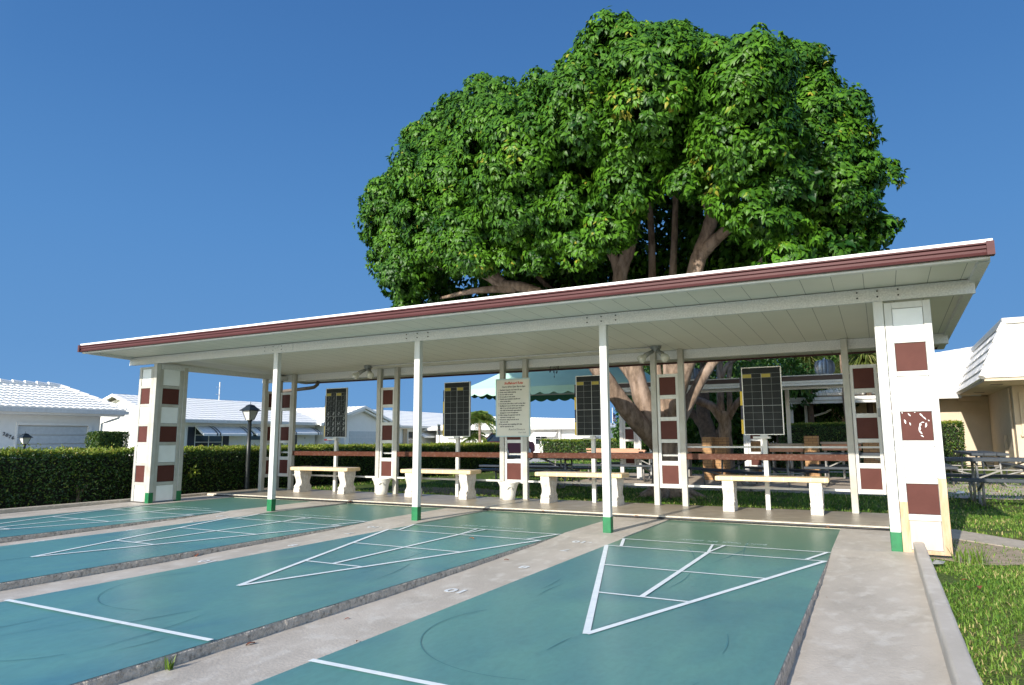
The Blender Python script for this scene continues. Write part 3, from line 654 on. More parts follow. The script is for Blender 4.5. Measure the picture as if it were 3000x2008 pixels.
# ------------------------------------------------------------------ scoreboards
def make_score():
    r=empty('scoreboard',(0,0,0),'','scoreboard','scoreboards along the back of the shelter')
    m=MB(); m.box(-.027,.027,.0,.05,0,.90); m.build('post',M['white'],r,world=False)
    z0,z1=.945,1.825; w=.245
    m=MB(); m.box(-w+.008,w-.008,-.012,.012,z0+.008,z1-.008); bd=m.build('blackboard',M['board'],r,world=False)
    g=MB(); y=-.0135
    H=z1-z0; rows=[z1-.085,z1-.14]+[z1-.14-(H-.155)*k/8 for k in range(1,8)]
    for i,z in enumerate(rows):
        g.box(-w+.012,w-.012,y,-.0125,z-.0012,z+.0012)
    for x in (-w/2,w/2): g.box(x-.0012,x+.0012,y-.0003,-.0125,z0+.012,z1-.085)
    g.build('grid',M['gridline'],bd,world=False)
    g=MB(); g.box(-.0022,.0022,y-.0006,-.0125,z0+.012,z1-.085); g.box(-w+.012,w-.012,y-.0008,-.0125,rows[5]-.002,rows[5]+.002); g.build('bold_grid',M['boldline'],bd,world=False)
    for x0 in (-w+.012,.003):
        g=MB(); g.box(x0,x0+w/2-.012,y-.0002,-.0125,rows[1]+.003,rows[0]-.006); g.build('yellow_cell',M['yellow'],bd,world=False)
    f=MB(); t=.010
    f.box(-w,w,-.018,.018,z1-t,z1); f.box(-w,w,-.018,.018,z0,z0+t); f.box(-w,-w+t,-.018,.018,z0+t,z1-t); f.box(w-t,w,-.018,.018,z0+t,z1-t); f.build('frame',M['alu'],r,world=False)
    s=MB(); s.box(-.13,.075,-.075,.045,.898,.925); s.box(-.04,.04,-.02,.03,.925,.944); s.build('chalk_shelf',M['white'],r,world=False)
    e=MB(); e.box(-.276,-.250,.0,.07,.955,1.70); sp=e.build('side_strip',M['navy'],r,world=False)
    for a in (1.33,.96):
        e=MB(); e.box(-.2775,-.2485,-.0015,.0715,a,a+.185); e.build('yellow_band',M['yellow2'],sp,world=False)
    return r
slabels=['blackboard scoreboard filled with chalk scores, left of the first bench post','blank black scoreboard on a post behind the second bench, left of the rules sign','blank black scoreboard partly behind the white front post, behind the third bench','large blank black scoreboard on a post behind the rightmost bench']
s0=make_score(); sx=[-7.235,-4.665,-2.335,.028]
for i,x in enumerate(sx):
    o=s0 if i==0 else copy_tree(s0)
    o.location=(x,6.11,PZ); o['label']=slabels[i]
# chalk on the first board only
bd=[c for c in s0.children if c.name.startswith('blackboard')][0]
z1=1.825; H=.88; rows=[["","Co","","LP"],["0","8","","5"],["7","8","0","-8"],["0","0","8","8"],["0","8","0","-1"],["7","7","1","0"],["0","0","H","0"],["-10","0","8","8"],["7","0","0","0"]]
for i,row in enumerate(rows):
    zc=z1-.128 if i==0 else z1-.14-(H-.155)*(i-.5)/8-.028
    for j,tx in enumerate(row):
        if not tx: continue
        dim=i<4 or (j>1 and i>7) or (i==5 and j==2)
        text_obj(tx,.04 if i==0 else .085,(-7.235-.245+.0612+.1225*j,6.11-.0142,PZ+zc),FACE_S,'chalk_score',M['chalkdim'] if dim else M['chalk'],bd,align='CENTER',shear=.25,sx=.75 if len(tx)>2 else 1,thick=.0003)
q=MB(); q.box(-7.45,-7.34,6.05,6.13,.945+PZ-.055,.945+PZ-.028); tag(q.build('chalk_tray',M['redplastic'],bevel=.003),'small red tray under the chalked scoreboard','tray')

# rules sign
sg=empty('rules_sign',(-3.616,6.05,.987),'pale handwritten rules board with red heading fixed to a rear post pair','sign')
q=MB(); q.box(-3.916,-3.316,6.048,6.060,.987,1.884); sb_=q.build('sign_border',M['signedge'],sg)
q=MB(); q.box(-3.895,-3.337,6.0445,6.0478,1.005,1.862); sp_=q.build('sign_face',M['sign'],sg)
yy=6.0440
text_obj('Shuffleboard Rules',.052,(-3.60,yy,1.795),FACE_S,'sign_heading',M['redink'],sp_,align='CENTER',shear=.3,sx=.84,thick=.0004,bold=.0016)
text_obj('Courts will be Open 9am to 8pm',.036,(-3.60,yy,1.745),FACE_S,'sign_subheading',M['ink'],sp_,align='CENTER',shear=.2,sx=.84,thick=.0004,bold=.001)
ls=["1  Residents & guests must wear I.D. tags","2  Sweep courts before playing","3  Do not walk on courts","4  Do not play on wet courts","5  Handle cues carefully by handle end","    when moving discs","6  Do not use outer discs or pull to close discs","7  Shuffleboard courts will be open to players","    after 12 yrs old with adult supervision","    who shall be financially responsible for","    damages to courts & equipment","8  After closing all equipment must be","    returned to storage room","9  All persons using courts do so at","    their own risk","10 Any persons not complying with rules","    shall be reported to the"]
for i,t in enumerate(ls):
    text_obj(t,.0285,(-3.865,yy,1.700-.0352*i),FACE_S,'sign_line',M['ink'],sp_,shear=.2,sx=.86,thick=.0003,bold=.0011)
text_obj('Board of Directors',.040,(-3.55,yy,1.088),FACE_S,'sign_signature',M['ink'],sp_,align='CENTER',shear=.35,sx=.9,thick=.0003)
text_obj('Court Yard',.030,(-3.46,yy,1.045),FACE_S,'sign_signature',M['ink'],sp_,align='CENTER',shear=.4,sx=.9,thick=.0003)

# ------------------------------------------------------------------ benches, planters
def make_bench():
    r=empty('bench',(0,0,0),'','bench','tile topped benches under the shelter')
    m=MB(); m.box(-.655,.655,-.175,.165,.375,.435); m.build('seat',M['benchtile'],r,world=False,bevel=.014)
    prof=[(.152,0),(.152,.055),(.142,.066),(.140,.072),(.150,.082),(.152,.095),(.146,.108),(.128,.122),(.112,.140),(.104,.165),(.106,.19),(.118,.225),(.136,.262),(.147,.295),(.148,.325),(.143,.345),(.152,.352),(.152,.374)]
    for s in (-1,1):
        cx=s*.505; m=MB(); n=14
        # front and back wavy faces fluted along x
        vs=[];
        for d,z in prof:
            ring=[]
            for k in range(n+1):
                x=cx-.068+.136*k/n; fl=.0035*math.cos(k/n*math.pi*2*4) if .08<z<.34 else 0
                wv=1-.03*math.sin(z*14) if .08<z<.34 else 1
                ring.append((cx+(x-cx)*wv,-d+fl,z))
            for k in range(n,-1,-1):
                x=cx-.068+.136*k/n; fl=.0035*math.cos(k/n*math.pi*2*4) if .08<z<.34 else 0
                ring.append((x,d-fl-.01,z))
            vs.append(ring)
        N_=len(vs[0])
        m.v=[p for r_ in vs for p in r_]
        for i in range(len(vs)-1):
            for k in range(N_): m.f.append((i*N_+k,i*N_+(k+1)%N_,(i+1)*N_+(k+1)%N_,(i+1)*N_+k))
        m.f.append(tuple(range(N_))); m.f.append(tuple((len(vs)-1)*N_+k for k in range(N_)))
        lg=m.build('leg',M['stone'],r,world=False)
        # carved relief on the sides
        c=MB()
        for sx_ in (-1,1):
            xx=cx+sx_*.0675
            for yy_ in (-.04,0,.04): c.tube([(xx,yy_*.6,.12),(xx+sx_*.004,yy_*.7,.2),(xx+sx_*.004,yy_,.27),(xx,yy_*1.3,.31)],[.003,.007,.008,.004],6)
            for q_ in (-1,1):
                pts=[(xx,q_*(.06+.028*math.cos(a)),.285+.028*math.sin(a)) for a in np.linspace(0,5,12)]; c.tube(pts,.006,5)
                pts=[(xx,q_*(.085+.024*math.cos(a)),.11+.02*math.sin(a)) for a in np.linspace(0,5,10)]; c.tube(pts,.006,5)
        c.build('carving',M['stone'],lg,world=False,smooth=True)
    return r
bl=['tile topped bench with white scrolled legs, leftmost, under the chalked scoreboard','tile topped bench behind the second free standing front post from the left','tile topped bench behind the tallest front post, right of the rules sign','tile topped bench with white scrolled legs, rightmost and nearest the camera']
b0=make_bench()
for i,(x,y,rz) in enumerate(((-7.225,5.86,.0),(-4.82,5.87,.01),(-2.42,5.86,0),(.117,5.86,.03))):
    o=b0 if i==0 else copy_tree(b0); o.location=(x,y,PZ); o.rotation_euler=(0,0,rz); o['label']=bl[i]
def make_pot():
    r=empty('planter',(0,0,0),'','planter','white pots on the platform')
    m=MB(); m.lathe([(.088,0),(.094,.004),(.104,.08),(.116,.15),(.128,.19),(.138,.215),(.142,.22),(.142,.228),(.150,.236),(.156,.250),(.162,.262),(.162,.268),(.150,.268),(.146,.255),(.12,.23)],36,cap=True); m.build('pot',M['pot'],r,world=False,smooth=True)
    m=MB(); m.lathe([(.001,.225),(.125,.225),(.125,.215)],20,cap=True); m.build('soil',M['soil'],r,world=False)
    for a in (R_(-55),R_(125)):
        c,s=math.cos(a),math.sin(a); pts=[]
        for t in np.linspace(0,math.pi,9): 
            rr=.128+.022*math.sin(t); w=.035*math.cos(t)
            pts.append((c*rr-s*w, s*rr+c*w, .165+.04*math.sin(t)))
        m=MB(); m.tube(pts,.007,8); m.build('handle',M['pot'],r,world=False,smooth=True)
    return r
p0=make_pot(); p0.location=(-6.03,5.93,PZ); p0['label']='white handled plastic pot between the first and second benches'
p1=copy_tree(p0); p1.location=(-3.64,5.95,PZ); p1['label']='white handled plastic pot under the rules sign'

# ------------------------------------------------------------------ THE BIG TREE
bt=empty('tree',(-2.2,9.6,-.12),'huge dark green broadleaf tree with a spreading crown behind the shelter roof','tree')
t=MB()
t.tube([(-2.2,9.6,-.2),(-2.2,9.6,-.05),(-2.2,9.6,.15),(-2.21,9.6,.45),(-2.2,9.6,.8),(-2.18,9.58,1.15),(-2.2,9.55,1.5),(-2.2,9.55,1.75)],[.42,.37,.32,.295,.295,.33,.30,.22],22)
limb(t,[(-2.30,9.5,1.0),(-2.60,9.35,1.75),(-2.82,9.3,2.9),(-2.96,9.3,4.0),(-2.77,9.3,4.6),(-2.61,9.3,5.2),(-2.39,9.3,5.8),(-2.27,9.3,6.5)],.19,.09,14,seed=1)
limb(t,[(-2.93,9.3,4.1),(-3.1,9.25,4.6),(-3.37,9.2,4.82),(-3.7,9.1,5.2)],.12,.05,10,seed=2)
limb(t,[(-2.1,9.5,1.0),(-1.95,9.2,1.9),(-1.74,9.0,2.75),(-1.43,9.0,3.93),(-1.29,9.0,4.36),(-1.08,9.0,4.9),(-1.07,9.0,5.2)],.17,.11,12,seed=3)
limb(t,[(-1.10,9,5.05),(-1.15,8.95,5.35),(-1.075,8.9,5.75),(-1.06,8.9,6.5)],.10,.06,10,seed=4)
limb(t,[(-1.40,9.0,4.15),(-1.1,8.95,4.42),(-.82,8.9,4.62),(-.45,8.85,4.95),(-.2,8.8,5.3),(.1,8.8,6)],.13,.06,10,seed=5)
limb(t,[(-2.32,9.4,.85),(-2.75,9.0,1.45),(-3.05,8.75,1.98),(-3.40,8.6,2.55),(-3.95,8.6,3.42),(-4.55,8.6,3.88),(-5.38,8.6,4.14),(-5.62,8.55,4.5),(-6.03,8.5,5.06)],.18,.06,14,seed=6)
limb(t,[(-5.3,8.6,4.12),(-5.8,8.5,4.36),(-6.63,8.4,4.55),(-7.3,8.3,4.6)],.09,.03,8,seed=7)
limb(t,[(-5.2,8.6,4.1),(-5.55,8.5,4.5),(-5.87,8.5,5.1),(-6.3,8.5,5.7)],.10,.04,8,seed=8)
limb(t,[(-5.4,8.6,4.15),(-5.3,8.5,4.55),(-5.0,8.4,4.9),(-4.9,8.3,5.4)],.09,.04,8,seed=18)
limb(t,[(-4.9,8.6,3.95),(-5.9,8.7,4.02),(-6.9,8.9,4.0)],.10,.03,8,seed=19)
limb(t,[(-2.3,9.8,1.3),(-2.46,10,2.0),(-2.6,10,3.5),(-2.51,10,4.1),(-2.5,10,5.4),(-2.6,10,7)],.13,.05,10,seed=9)
limb(t,[(-2.1,9.8,1.4),(-2.25,10,2.4),(-2.2,10,3.5),(-2.1,10,4.1),(-2.0,10,5.3),(-1.9,10,7)],.12,.05,10,seed=10)
limb(t,[(-2.0,9.6,1.2),(-1.5,9.9,2.2),(-.9,10.3,3.0),(-.2,10.6,4.2),(.1,10.7,5.4)],.12,.04,10,seed=11)
limb(t,[(-2.35,9.7,1.2),(-3.2,10.3,2.4),(-4.4,10.8,3.6),(-5.6,11,4.8)],.15,.06,10,seed=12)
limb(t,[(-2.05,9.35,1.0),(-1.78,8.9,1.7),(-1.30,8.5,2.55),(-.5,8.4,3.5),(.2,8.4,4.2)],.14,.05,10,seed=13)
for a in range(7):
    an=a*.9+.3; limb(t,[(-2.2+.24*math.cos(an),9.6+.24*math.sin(an),.06),(-2.2+.42*math.cos(an),9.6+.42*math.sin(an),-.06),(-2.2+.7*math.cos(an),9.6+.7*math.sin(an),-.16)],.10,.04,8,seed=20+a)
t.build('trunk',M['bark'],bt,smooth=True)
lobes=[(-7.93,9.3,5.93,1.30),(-8.33,9.0,6.38,.77),(-7.33,9.5,7.60,1.05),(-5.91,9.5,7.90,1.15),(-4.18,9.5,7.50,1.28),(-2.8,9.5,7.95,1.22),(-1.87,9.5,8.58,.72),(-1.32,9.5,7.29,1.25),(-.11,9.5,7.20,1.12),(.61,9.0,7.25,.56),(.72,9.0,6.0,.93),(1.10,9.0,5.25,.72),(1.32,9.5,4.68,.55),(1.10,10.0,4.35,.60),
 (-3.97,7.4,5.50,1.12),(-1.81,7.0,5.85,.86),(-.21,7.0,5.60,.85),(-5.30,7.6,4.85,.80),(.45,7.8,3.70,.45),(1.0,8.2,3.85,.42),(-.05,7.7,3.45,.33),(-3.13,7.2,4.75,.55),(-2.6,7.6,6.6,.9),(-4.9,8.0,6.6,1.1),(-6.4,8.0,5.5,1.0),(-7.6,8.4,4.55,.62),(-7.9,9.0,3.95,.5),(-6.9,8.3,6.6,.9),(-.6,7.8,6.7,.8),(.45,7.6,4.85,.5),
 (-7.2,11.3,5.4,1.5),(-5.2,12.3,6.1,1.6),(-2.9,12.4,6.1,1.5),(-.7,11.8,5.7,1.4),(-6.2,11.6,4.0,1.1),(-4.2,12.2,4.4,1.3),(-2.4,12.4,4.4,1.3),(-.8,11.8,4.1,1.2),(.3,11,4.6,1.0)]
FRONT=30
extra=[(-6.14,9.2,8.9,.38),(-5.03,9.2,8.51,.32),(-1.72,9.3,8.9,.36),(.83,9.0,7.63,.26),(1.07,9.0,7.08,.19),(-.4,9.2,8.23,.26),(-1.21,9.2,8.28,.3),(-3.59,9.2,8.72,.31),(-2.81,9.2,8.98,.29),(-7.14,9.2,8.56,.35),(-8.02,9.2,8.15,.31),(1.88,9.5,5.34,.21),(1.8,9.8,4.52,.22),(1.58,9.2,6.06,.18),(1.49,9.2,6.67,.19),
 (-2.6,6.5,6.2,.80),(-1.3,6.4,6.3,.80),(-.1,6.5,6.1,.75),(-3.6,6.6,5.9,.75),(-2.2,6.8,7.0,.8),(-4.4,7.0,6.2,.8),(-5.5,7.3,5.8,.75),(-6.4,7.7,5.0,.6),(.4,7.0,5.4,.45),(-3.6,7.3,4.75,.5),(-2.95,7.0,5.0,.5),(-3.9,7.6,4.3,.4),(-1.05,7.0,5.0,.33),(-.55,7.2,5.0,.42),(-4.6,7.6,4.3,.42),(-2.98,7.4,4.28,.48),(-2.38,7.2,4.59,.54),(-1.96,7.0,4.98,.53),(-.3,7.1,4.47,.46),(.16,7.3,4.21,.46),(-1.12,7.0,4.86,.29),(-3.21,7.2,4.88,.55),(.61,7.6,4.09,.43),(-.69,6.9,4.92,.43)]
def crown2(lobes,others,g,scale=1.0,sp=.235,leaves=8,L=.108,W=.062,zcut=None):
    """lobe > clump > rosette > leaf"""
    A=np.array(lobes,float); B=np.array(others,float); C0=[];OUT=[];RO=[];TI=[]
    for i,(cx,cy,cz,r_) in enumerate(A):
        r=max(.13,r_-.24); c=np.array([cx,cy,cz]); k=max(8,int(4*math.pi*r*r/(sp*sp)*.95)); d=sphere_pts(k,g)
        S=c+d*r*(1+g.normal(0,.13,(k,1)))
        keep=np.ones(k,bool)
        for (a,b,e,q) in B:
            if abs(a-cx)+abs(b-cy)+abs(e-cz)<1e-6: continue
            keep&=(np.linalg.norm(S-np.array([a,b,e]),axis=1)>max(.13,q-.24)*.88)
        for s_,dd in zip(S[keep],d[keep]):
            cr_=min(g.uniform(.15,.34),.14+.5*r); m=int(2*math.pi*cr_**2/.0155*.62)
            q=sphere_pts(m*2,g); q=q[(q@unit((dd*.9+np.array([0,0,.6]))[None])[0])>-.05]
            p=s_+q*cr_*np.array([1,1,.85])*g.uniform(.85,1.06,(len(q),1)); ct=np.clip(g.normal(.40,.15),.05,.8)
            C0.append(p); OUT.append(unit(q*.8+dd*.5)); TI.append(np.clip(ct+g.normal(0,.10,len(q)),0,1))
    P=np.concatenate(C0); Q=np.concatenate(OUT); T=np.concatenate(TI); n=len(P)
    P=np.repeat(P,leaves,0); Q=np.repeat(Q,leaves,0); T=np.repeat(T,leaves)
    N_=len(P); h=unit(np.cross(Q,np.array([0,0,1.])+g.normal(0,.05,(N_,3)))); v=np.cross(h,Q)
    a=g.uniform(0,2*math.pi,(N_,1)); rad=h*np.cos(a)+v*np.sin(a)
    ax=unit(rad*.75+Q*.30+np.array([0,0,-.75])+g.normal(0,.12,(N_,3)))
    nr=unit(Q*1.0+rad*.25+np.array([0,0,.35])+g.normal(0,.14,(N_,3)))
    sd=unit(np.cross(ax,nr)); up=np.cross(sd,ax)
    l=L*g.uniform(.7,1.25,(N_,1)); w=W*g.uniform(.8,1.2,(N_,1)); b=P+rad*.025+g.normal(0,.012,(N_,3))
    m1=b+ax*l*.38+up*l*.06; t=b+ax*l-up*l*.20; le=m1+sd*w*.5-up*w*.10; re=m1-sd*w*.5-up*w*.10; m2=b+ax*l*.45+up*l*.09
    V=np.stack([b,le,m2,re,t],1).reshape(-1,3); i5=np.arange(N_)*5
    F=np.concatenate([np.stack([i5,i5+1,i5+2],1),np.stack([i5,i5+2,i5+3],1),np.stack([i5+1,i5+4,i5+2],1),np.stack([i5+2,i5+4,i5+3],1)],0)
    T=np.clip(T+g.normal(0,.10,N_)+(g.uniform(0,1,N_)<.006)*.6,0,1)
    return V,F,np.concatenate([T]*4)
g1=np.random.default_rng(11)
front=[(a+(.16 if a<-6 else (-.20 if a>0 else 0)),b,c-(.06 if c>7 else 0),q) for a,b,c,q in lobes[:FRONT]+extra]
V,F,T=crown2(front,front,g1,scale=.95)
np_mesh('crown',V,F,M['leaf'],bt,T)
# inner leaves that close the crown
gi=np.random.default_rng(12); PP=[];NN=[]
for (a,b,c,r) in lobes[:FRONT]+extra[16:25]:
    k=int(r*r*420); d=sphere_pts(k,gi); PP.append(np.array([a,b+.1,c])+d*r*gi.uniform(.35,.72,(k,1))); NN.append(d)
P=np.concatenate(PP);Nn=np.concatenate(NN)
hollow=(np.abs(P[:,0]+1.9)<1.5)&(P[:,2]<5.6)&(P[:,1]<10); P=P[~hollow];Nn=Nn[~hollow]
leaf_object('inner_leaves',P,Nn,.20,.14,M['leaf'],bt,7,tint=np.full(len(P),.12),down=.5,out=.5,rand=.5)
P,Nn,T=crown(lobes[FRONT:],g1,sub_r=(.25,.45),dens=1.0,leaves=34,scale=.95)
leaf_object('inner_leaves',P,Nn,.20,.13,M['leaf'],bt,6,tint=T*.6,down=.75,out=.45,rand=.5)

# ------------------------------------------------------------------ background trees
def small_tree(loc,label,limbs,lob,matn,barkn,leafL=.12,seed=3,dens=.8,leaves=26,name='tree'):
    r=empty(name,loc,label,'tree',)
    m=MB()
    for i,(pts,r0,r1) in enumerate(limbs): limb(m,pts,r0,r1,12,seed=seed*10+i)
    m.build('trunk',M[barkn],r,smooth=True)
    if lob:
        P,Nn,T=crown(lob,np.random.default_rng(seed),sub_r=(.22,.45),dens=dens*1.3,leaves=leaves)
        leaf_object('crown',P,Nn,leafL,leafL*.55,M[matn],r,seed,tint=T)
    return r
small_tree((-2.85,18,-.12),'pale barked forked tree trunk standing behind the second shelter',
  [([(-2.72,18,-.2),(-2.74,18,.5),(-2.76,18,1.2),(-2.72,18,1.75)],.21,.17),
   ([(-2.80,18,1.45),(-2.86,18,1.95),(-2.83,18,2.5),(-2.83,18,3.05),(-2.7,18,4)],.12,.08),
   ([(-2.62,18,1.5),(-2.58,18,2.1),(-2.57,18,2.8),(-2.4,18.2,3.8)],.09,.06),
   ([(-2.80,18,1.45),(-3.05,18,1.85),(-3.40,18,2.04),(-3.86,18,2.22),(-4.3,17.9,2.3)],.15,.11),
   ([(-2.62,18,1.6),(-2.36,18,2.0),(-2.10,18,2.2),(-1.8,18,2.5)],.11,.07),
   ([(-2.80,18,2.75),(-2.6,18,3.15),(-2.2,18,3.35),(-1.9,18,3.25)],.08,.05)],
  [(-2.6,18.5,5.0,1.2),(-4.0,18.8,4.6,1.0),(-1.2,18.8,4.7,1.0)],'leafbg','bark',seed=31)
small_tree((-3.8,20.5,-.12),'dark leaning tree trunk left of the pale forked trunk',
  [([(-3.65,20.5,-.2),(-3.7,20.5,.6),(-3.85,20.5,1.3),(-3.95,20.5,1.8),(-3.9,20.5,2.6),(-3.8,20.5,3.6)],.34,.16),
   ([(-3.75,20.5,1.0),(-4.2,20.5,1.7),(-4.7,20.5,2.0),(-5.4,20.5,2.6)],.20,.10),
   ([(-3.6,20.5,.9),(-3.3,20.5,1.35),(-3.0,20.5,1.9)],.16,.08)],
  [(-4.6,21,3.4,1.1),(-5.6,21.3,2.6,.8),(-3.4,21.5,4.2,1.2)],'leafbg','barkdark',seed=32)
bgt=[(-6.2,25,2.7,1.5,'left'),(-4.3,27,3.4,1.7,''),(-2.2,28,3.4,1.8,''),(-.4,29,3.6,1.8,''),(1.4,29.5,3.6,1.6,''),(-1.95,23.4,3.35,.75,'')]
bgl=['bushy green tree behind the leaning trunk, leftmost of the background trees','dense dark tree behind the pale forked trunk','dense dark tree behind the largest blackboard','dark leafy tree behind the white carport, left part','dark leafy tree behind the white carport, right part','bright green bush crown left of the spiky strap leaved plant']
for i,(x,y,z,r,_) in enumerate(bgt):
    lob=[(x,y,z,r),(x-r*.8,y+.3,z-r*.7,r*.75),(x+r*.8,y+.3,z-r*.6,r*.75),(x,y,z-r*1.1,r*.7),(x+.2,y,z+r*.7,r*.6)] if i!=5 else [(x,y,z,r),(x+.5,y,z-.4,.6),(x-.4,y,z-.5,.55)]
    small_tree((x,y,-.12),bgl[i],[([(x,y,-.2),(x+.1,y,1),(x,y,z)],.2,.1)],lob,'leafbg','barkdark',leafL=.19,seed=40+i,dens=.9,leaves=30,name='tree')
# strap leaved plants
def strap_plant(x,y,z,r,label,seed,n=650,base=True,L=1.0,mt='pandan'):
    o=empty('palm',(x,y,-.12),label,'palm','spiky plants behind the carport' if mt=='pandan' else None)
    m=MB(); limb(m,[(x,y,-.2),(x+.03,y,z*.5),(x,y,z)],.13,.10,12,seed=seed); m.build('trunk',M['barkdark'],o,smooth=True)
    if base:
        m=MB(); m.lathe([(.12,-.75),(.26,-.6),(.32,-.3),(.26,-.02),(.1,.12)],18,c=(x,y,z)); m.build('dead_leaf_skirt',M['thatch'],o,smooth=True)
    g=np.random.default_rng(seed); V=[];F=[];T=[]
    for k in range(n):
        az=g.uniform(0,2*math.pi); el=g.uniform(-.2,1.35); d=np.array([math.cos(az)*math.cos(el),math.sin(az)*math.cos(el),math.sin(el)])
        l=L*g.uniform(.7,1.2)*r; side=np.array([-math.sin(az),math.cos(az),0]); w=.018*g.uniform(.7,1.4); b=len(V)
        sg=7
        for s in range(sg):
            t=s/(sg-1); p=np.array([x,y,z])+d*l*t+np.array([0,0,-1])*l*.62*t**2.1; ww=w*(1-t**3*.95)
            V.append(p-side*ww); V.append(p+side*ww)
        for s in range(sg-1): F.append((b+2*s,b+2*s+1,b+2*s+3,b+2*s+2)); T.append(0)
        tt=g.uniform(0,1); T[-(sg-1):]=[tt]*(sg-1)
    np_mesh('fronds',np.array(V),np.array(F),M[mt],o,np.array(T)); return o
strap_plant(-.90,24.3,3.72,1.7,'spiky plant with long drooping strap leaves, directly above the round roof vent',61)
strap_plant(1.05,24.8,3.75,1.5,'spiky plant with drooping strap leaves at the right, behind the rear corner post pair',62)
m=MB(); m.tube([(.34,23.6,-.1),(.33,23.6,2),(.31,23.6,4.1)],.07,10); o=empty('tree',(.34,23.6,-.12),'thin straight bare trunk just left of the right rear post pair','tree'); m.build('trunk',M['bark'],o,smooth=True); P,Nn,T=crown([(.3,23.8,4.9,.9)],np.random.default_rng(8)); leaf_object('crown',P,Nn,.12,.06,M['leafbg'],o,8,tint=T)

# feathery palms
def feather_palm(x,y,z,label,seed,nf=13,L=1.1,tr=.07,zg=-.12,group=None):
    o=empty('palm',(x,y,zg),label,'palm',group)
    m=MB(); limb(m,[(x,y,zg-.05),(x+.04,y,(z+zg)/2),(x,y,z)],tr*1.2,tr*.8,10,seed=seed); m.build('trunk',M['bark'],o,smooth=True)
    g=np.random.default_rng(seed); V=[];F=[];T=[]
    for k in range(nf):
        az=2*math.pi*k/nf+g.uniform(-.2,.2); el=g.uniform(-.1,1.45); d=np.array([math.cos(az)*math.cos(el),math.sin(az)*math.cos(el),math.sin(el)]); side=np.array([-math.sin(az),math.cos(az),0])
        l=L*g.uniform(.85,1.15); pts=[np.array([x,y,z])+d*l*t+np.array([0,0,-1])*l*.55*t**2.2 for t in np.linspace(0,1,16)]
        for i in range(1,16):
            for s in (-1,1):
                for q in range(2):
                    a=pts[i]+(pts[i]-pts[i-1])*q*.5; dr=unit((side*s*.8+(pts[i]-pts[i-1])/np.linalg.norm(pts[i]-pts[i-1])*.6+np.array([0,0,-.55])+g.normal(0,.1,3))[None])[0]
                    ll=L*.36*(1-abs(i/16-.45)*.9); wv=np.cross(dr,side); wv=wv/np.linalg.norm(wv)*.03*L
                    b=len(V); V+= [a-wv*.5,a+wv*.5,a+dr*ll+wv*.2,a+dr*ll-wv*.2]; F.append((b,b+1,b+2,b+3)); T.append(g.uniform(0,1))
    np_mesh('fronds',np.array(V),np.array(F),M['frond'],o,np.array(T)); return o
feather_palm(-18.5,30,1.95,'young palm with arching fronds between the second blackboard and the rules sign',71,nf=30,L=1.25,tr=.085)
feather_palm(-19.3,30.6,1.0,'smaller yellowish palm close beside the second blackboard post',73,nf=20,L=1.0,tr=.06)
feather_palm(-44,51.5,3.0,'distant palm top showing above the white roof, left of the second blackboard',72,nf=14,L=1.7,tr=.16)

# ------------------------------------------------------------------ hedges
def hedge(name,x0,x1,y0,y1,z0,z1,label,seed,dens=1500,L=.042,cat='hedge',top=True,core=True,wavy=.05,zj=.0,density_lo=.8,tips=True):
    o=empty(name,((x0+x1)/2,(y0+y1)/2,z0),label,cat)
    c=MB(); e=.13; hz_=z1-z0; c.prism([(x0+e,z0+.1),(x1-e,z0+.1),(x1-e,z1-.22),(x1-e-.10,z1-.07),(x0+e+.10,z1-.07),(x0+e,z1-.22)],y0+e,y1-e,'y'); c.build('twig_core',M['hedgecore'],o)
    g=np.random.default_rng(seed); PP=[];NN=[]
    def face(n,axis,val,sgn):
        if axis=='x': p=np.stack([np.full(n,val),g.uniform(y0,y1,n),g.uniform(z0,z1,n)],1); q=np.tile([sgn,0,.15],(n,1))
        elif axis=='y': p=np.stack([g.uniform(x0,x1,n),np.full(n,val),g.uniform(z0,z1,n)],1); q=np.tile([0,sgn,.15],(n,1))
        else: p=np.stack([g.uniform(x0,x1,n),g.uniform(y0,y1,n),np.full(n,val)],1); q=np.tile([0,0,1.],(n,1))
        w=np.array([noise.noise(Vector((a[0]*2.2,a[1]*2.2,a[2]*2.2+seed)))+.5*noise.noise(Vector((a[0]*6,a[1]*6,a[2]*6+seed))) for a in p])
        dd=np.clip(w*wavy-np.abs(g.normal(0,.045,n)),-.2,.12)
        p=p+unit(q)*dd[:,None]
        if axis!='z':
            # thinner, gappy towards the bottom
            kp=g.uniform(0,1,n)< np.clip(.35+(p[:,2]-z0)/(z1-z0)*1.3,0,1); p=p[kp];q=q[kp]
        PP.append(p);NN.append(q)
    face(int((y1-y0)*(z1-z0)*dens),'x',x1,1); face(int((y1-y0)*(z1-z0)*dens*.35),'x',x0,-1)
    face(int((x1-x0)*(z1-z0)*dens),'y',y0,-1); face(int((x1-x0)*(z1-z0)*dens*.35),'y',y1,1)
    face(int((x1-x0)*(y1-y0)*dens*.8),'z',z1,1)
    P=np.concatenate(PP);Q=np.concatenate(NN)
    leaf_object('foliage',P,Q,L,L*.62,M['hedge'],o,seed,down=.1,out=.6,rand=.7)
    if tips:
        n=int((x1-x0)*(y1-y0)*dens*1.1); p=np.stack([g.uniform(x0,x1,n),g.uniform(y0,y1,n),np.full(n,z1)+g.normal(.008,.02,n)],1)
        w=np.array([noise.noise(Vector((a[0]*2.2,a[1]*2.2,a[2]*2.2+seed))) for a in p]); p[:,2]+=w*wavy*.8
        leaf_object('young_tips',p,np.tile([0,0,1.],(n,1)),L,L*.55,M['hedgetip'],o,seed+1,down=-.6,out=.3,rand=.6)
    return o
h1=hedge('hedge',-10.55,-9.68,-3.5,17.0,-.14,.765,'long clipped dark green hedge with yellow green top along the left side of the courts',81,dens=1900)
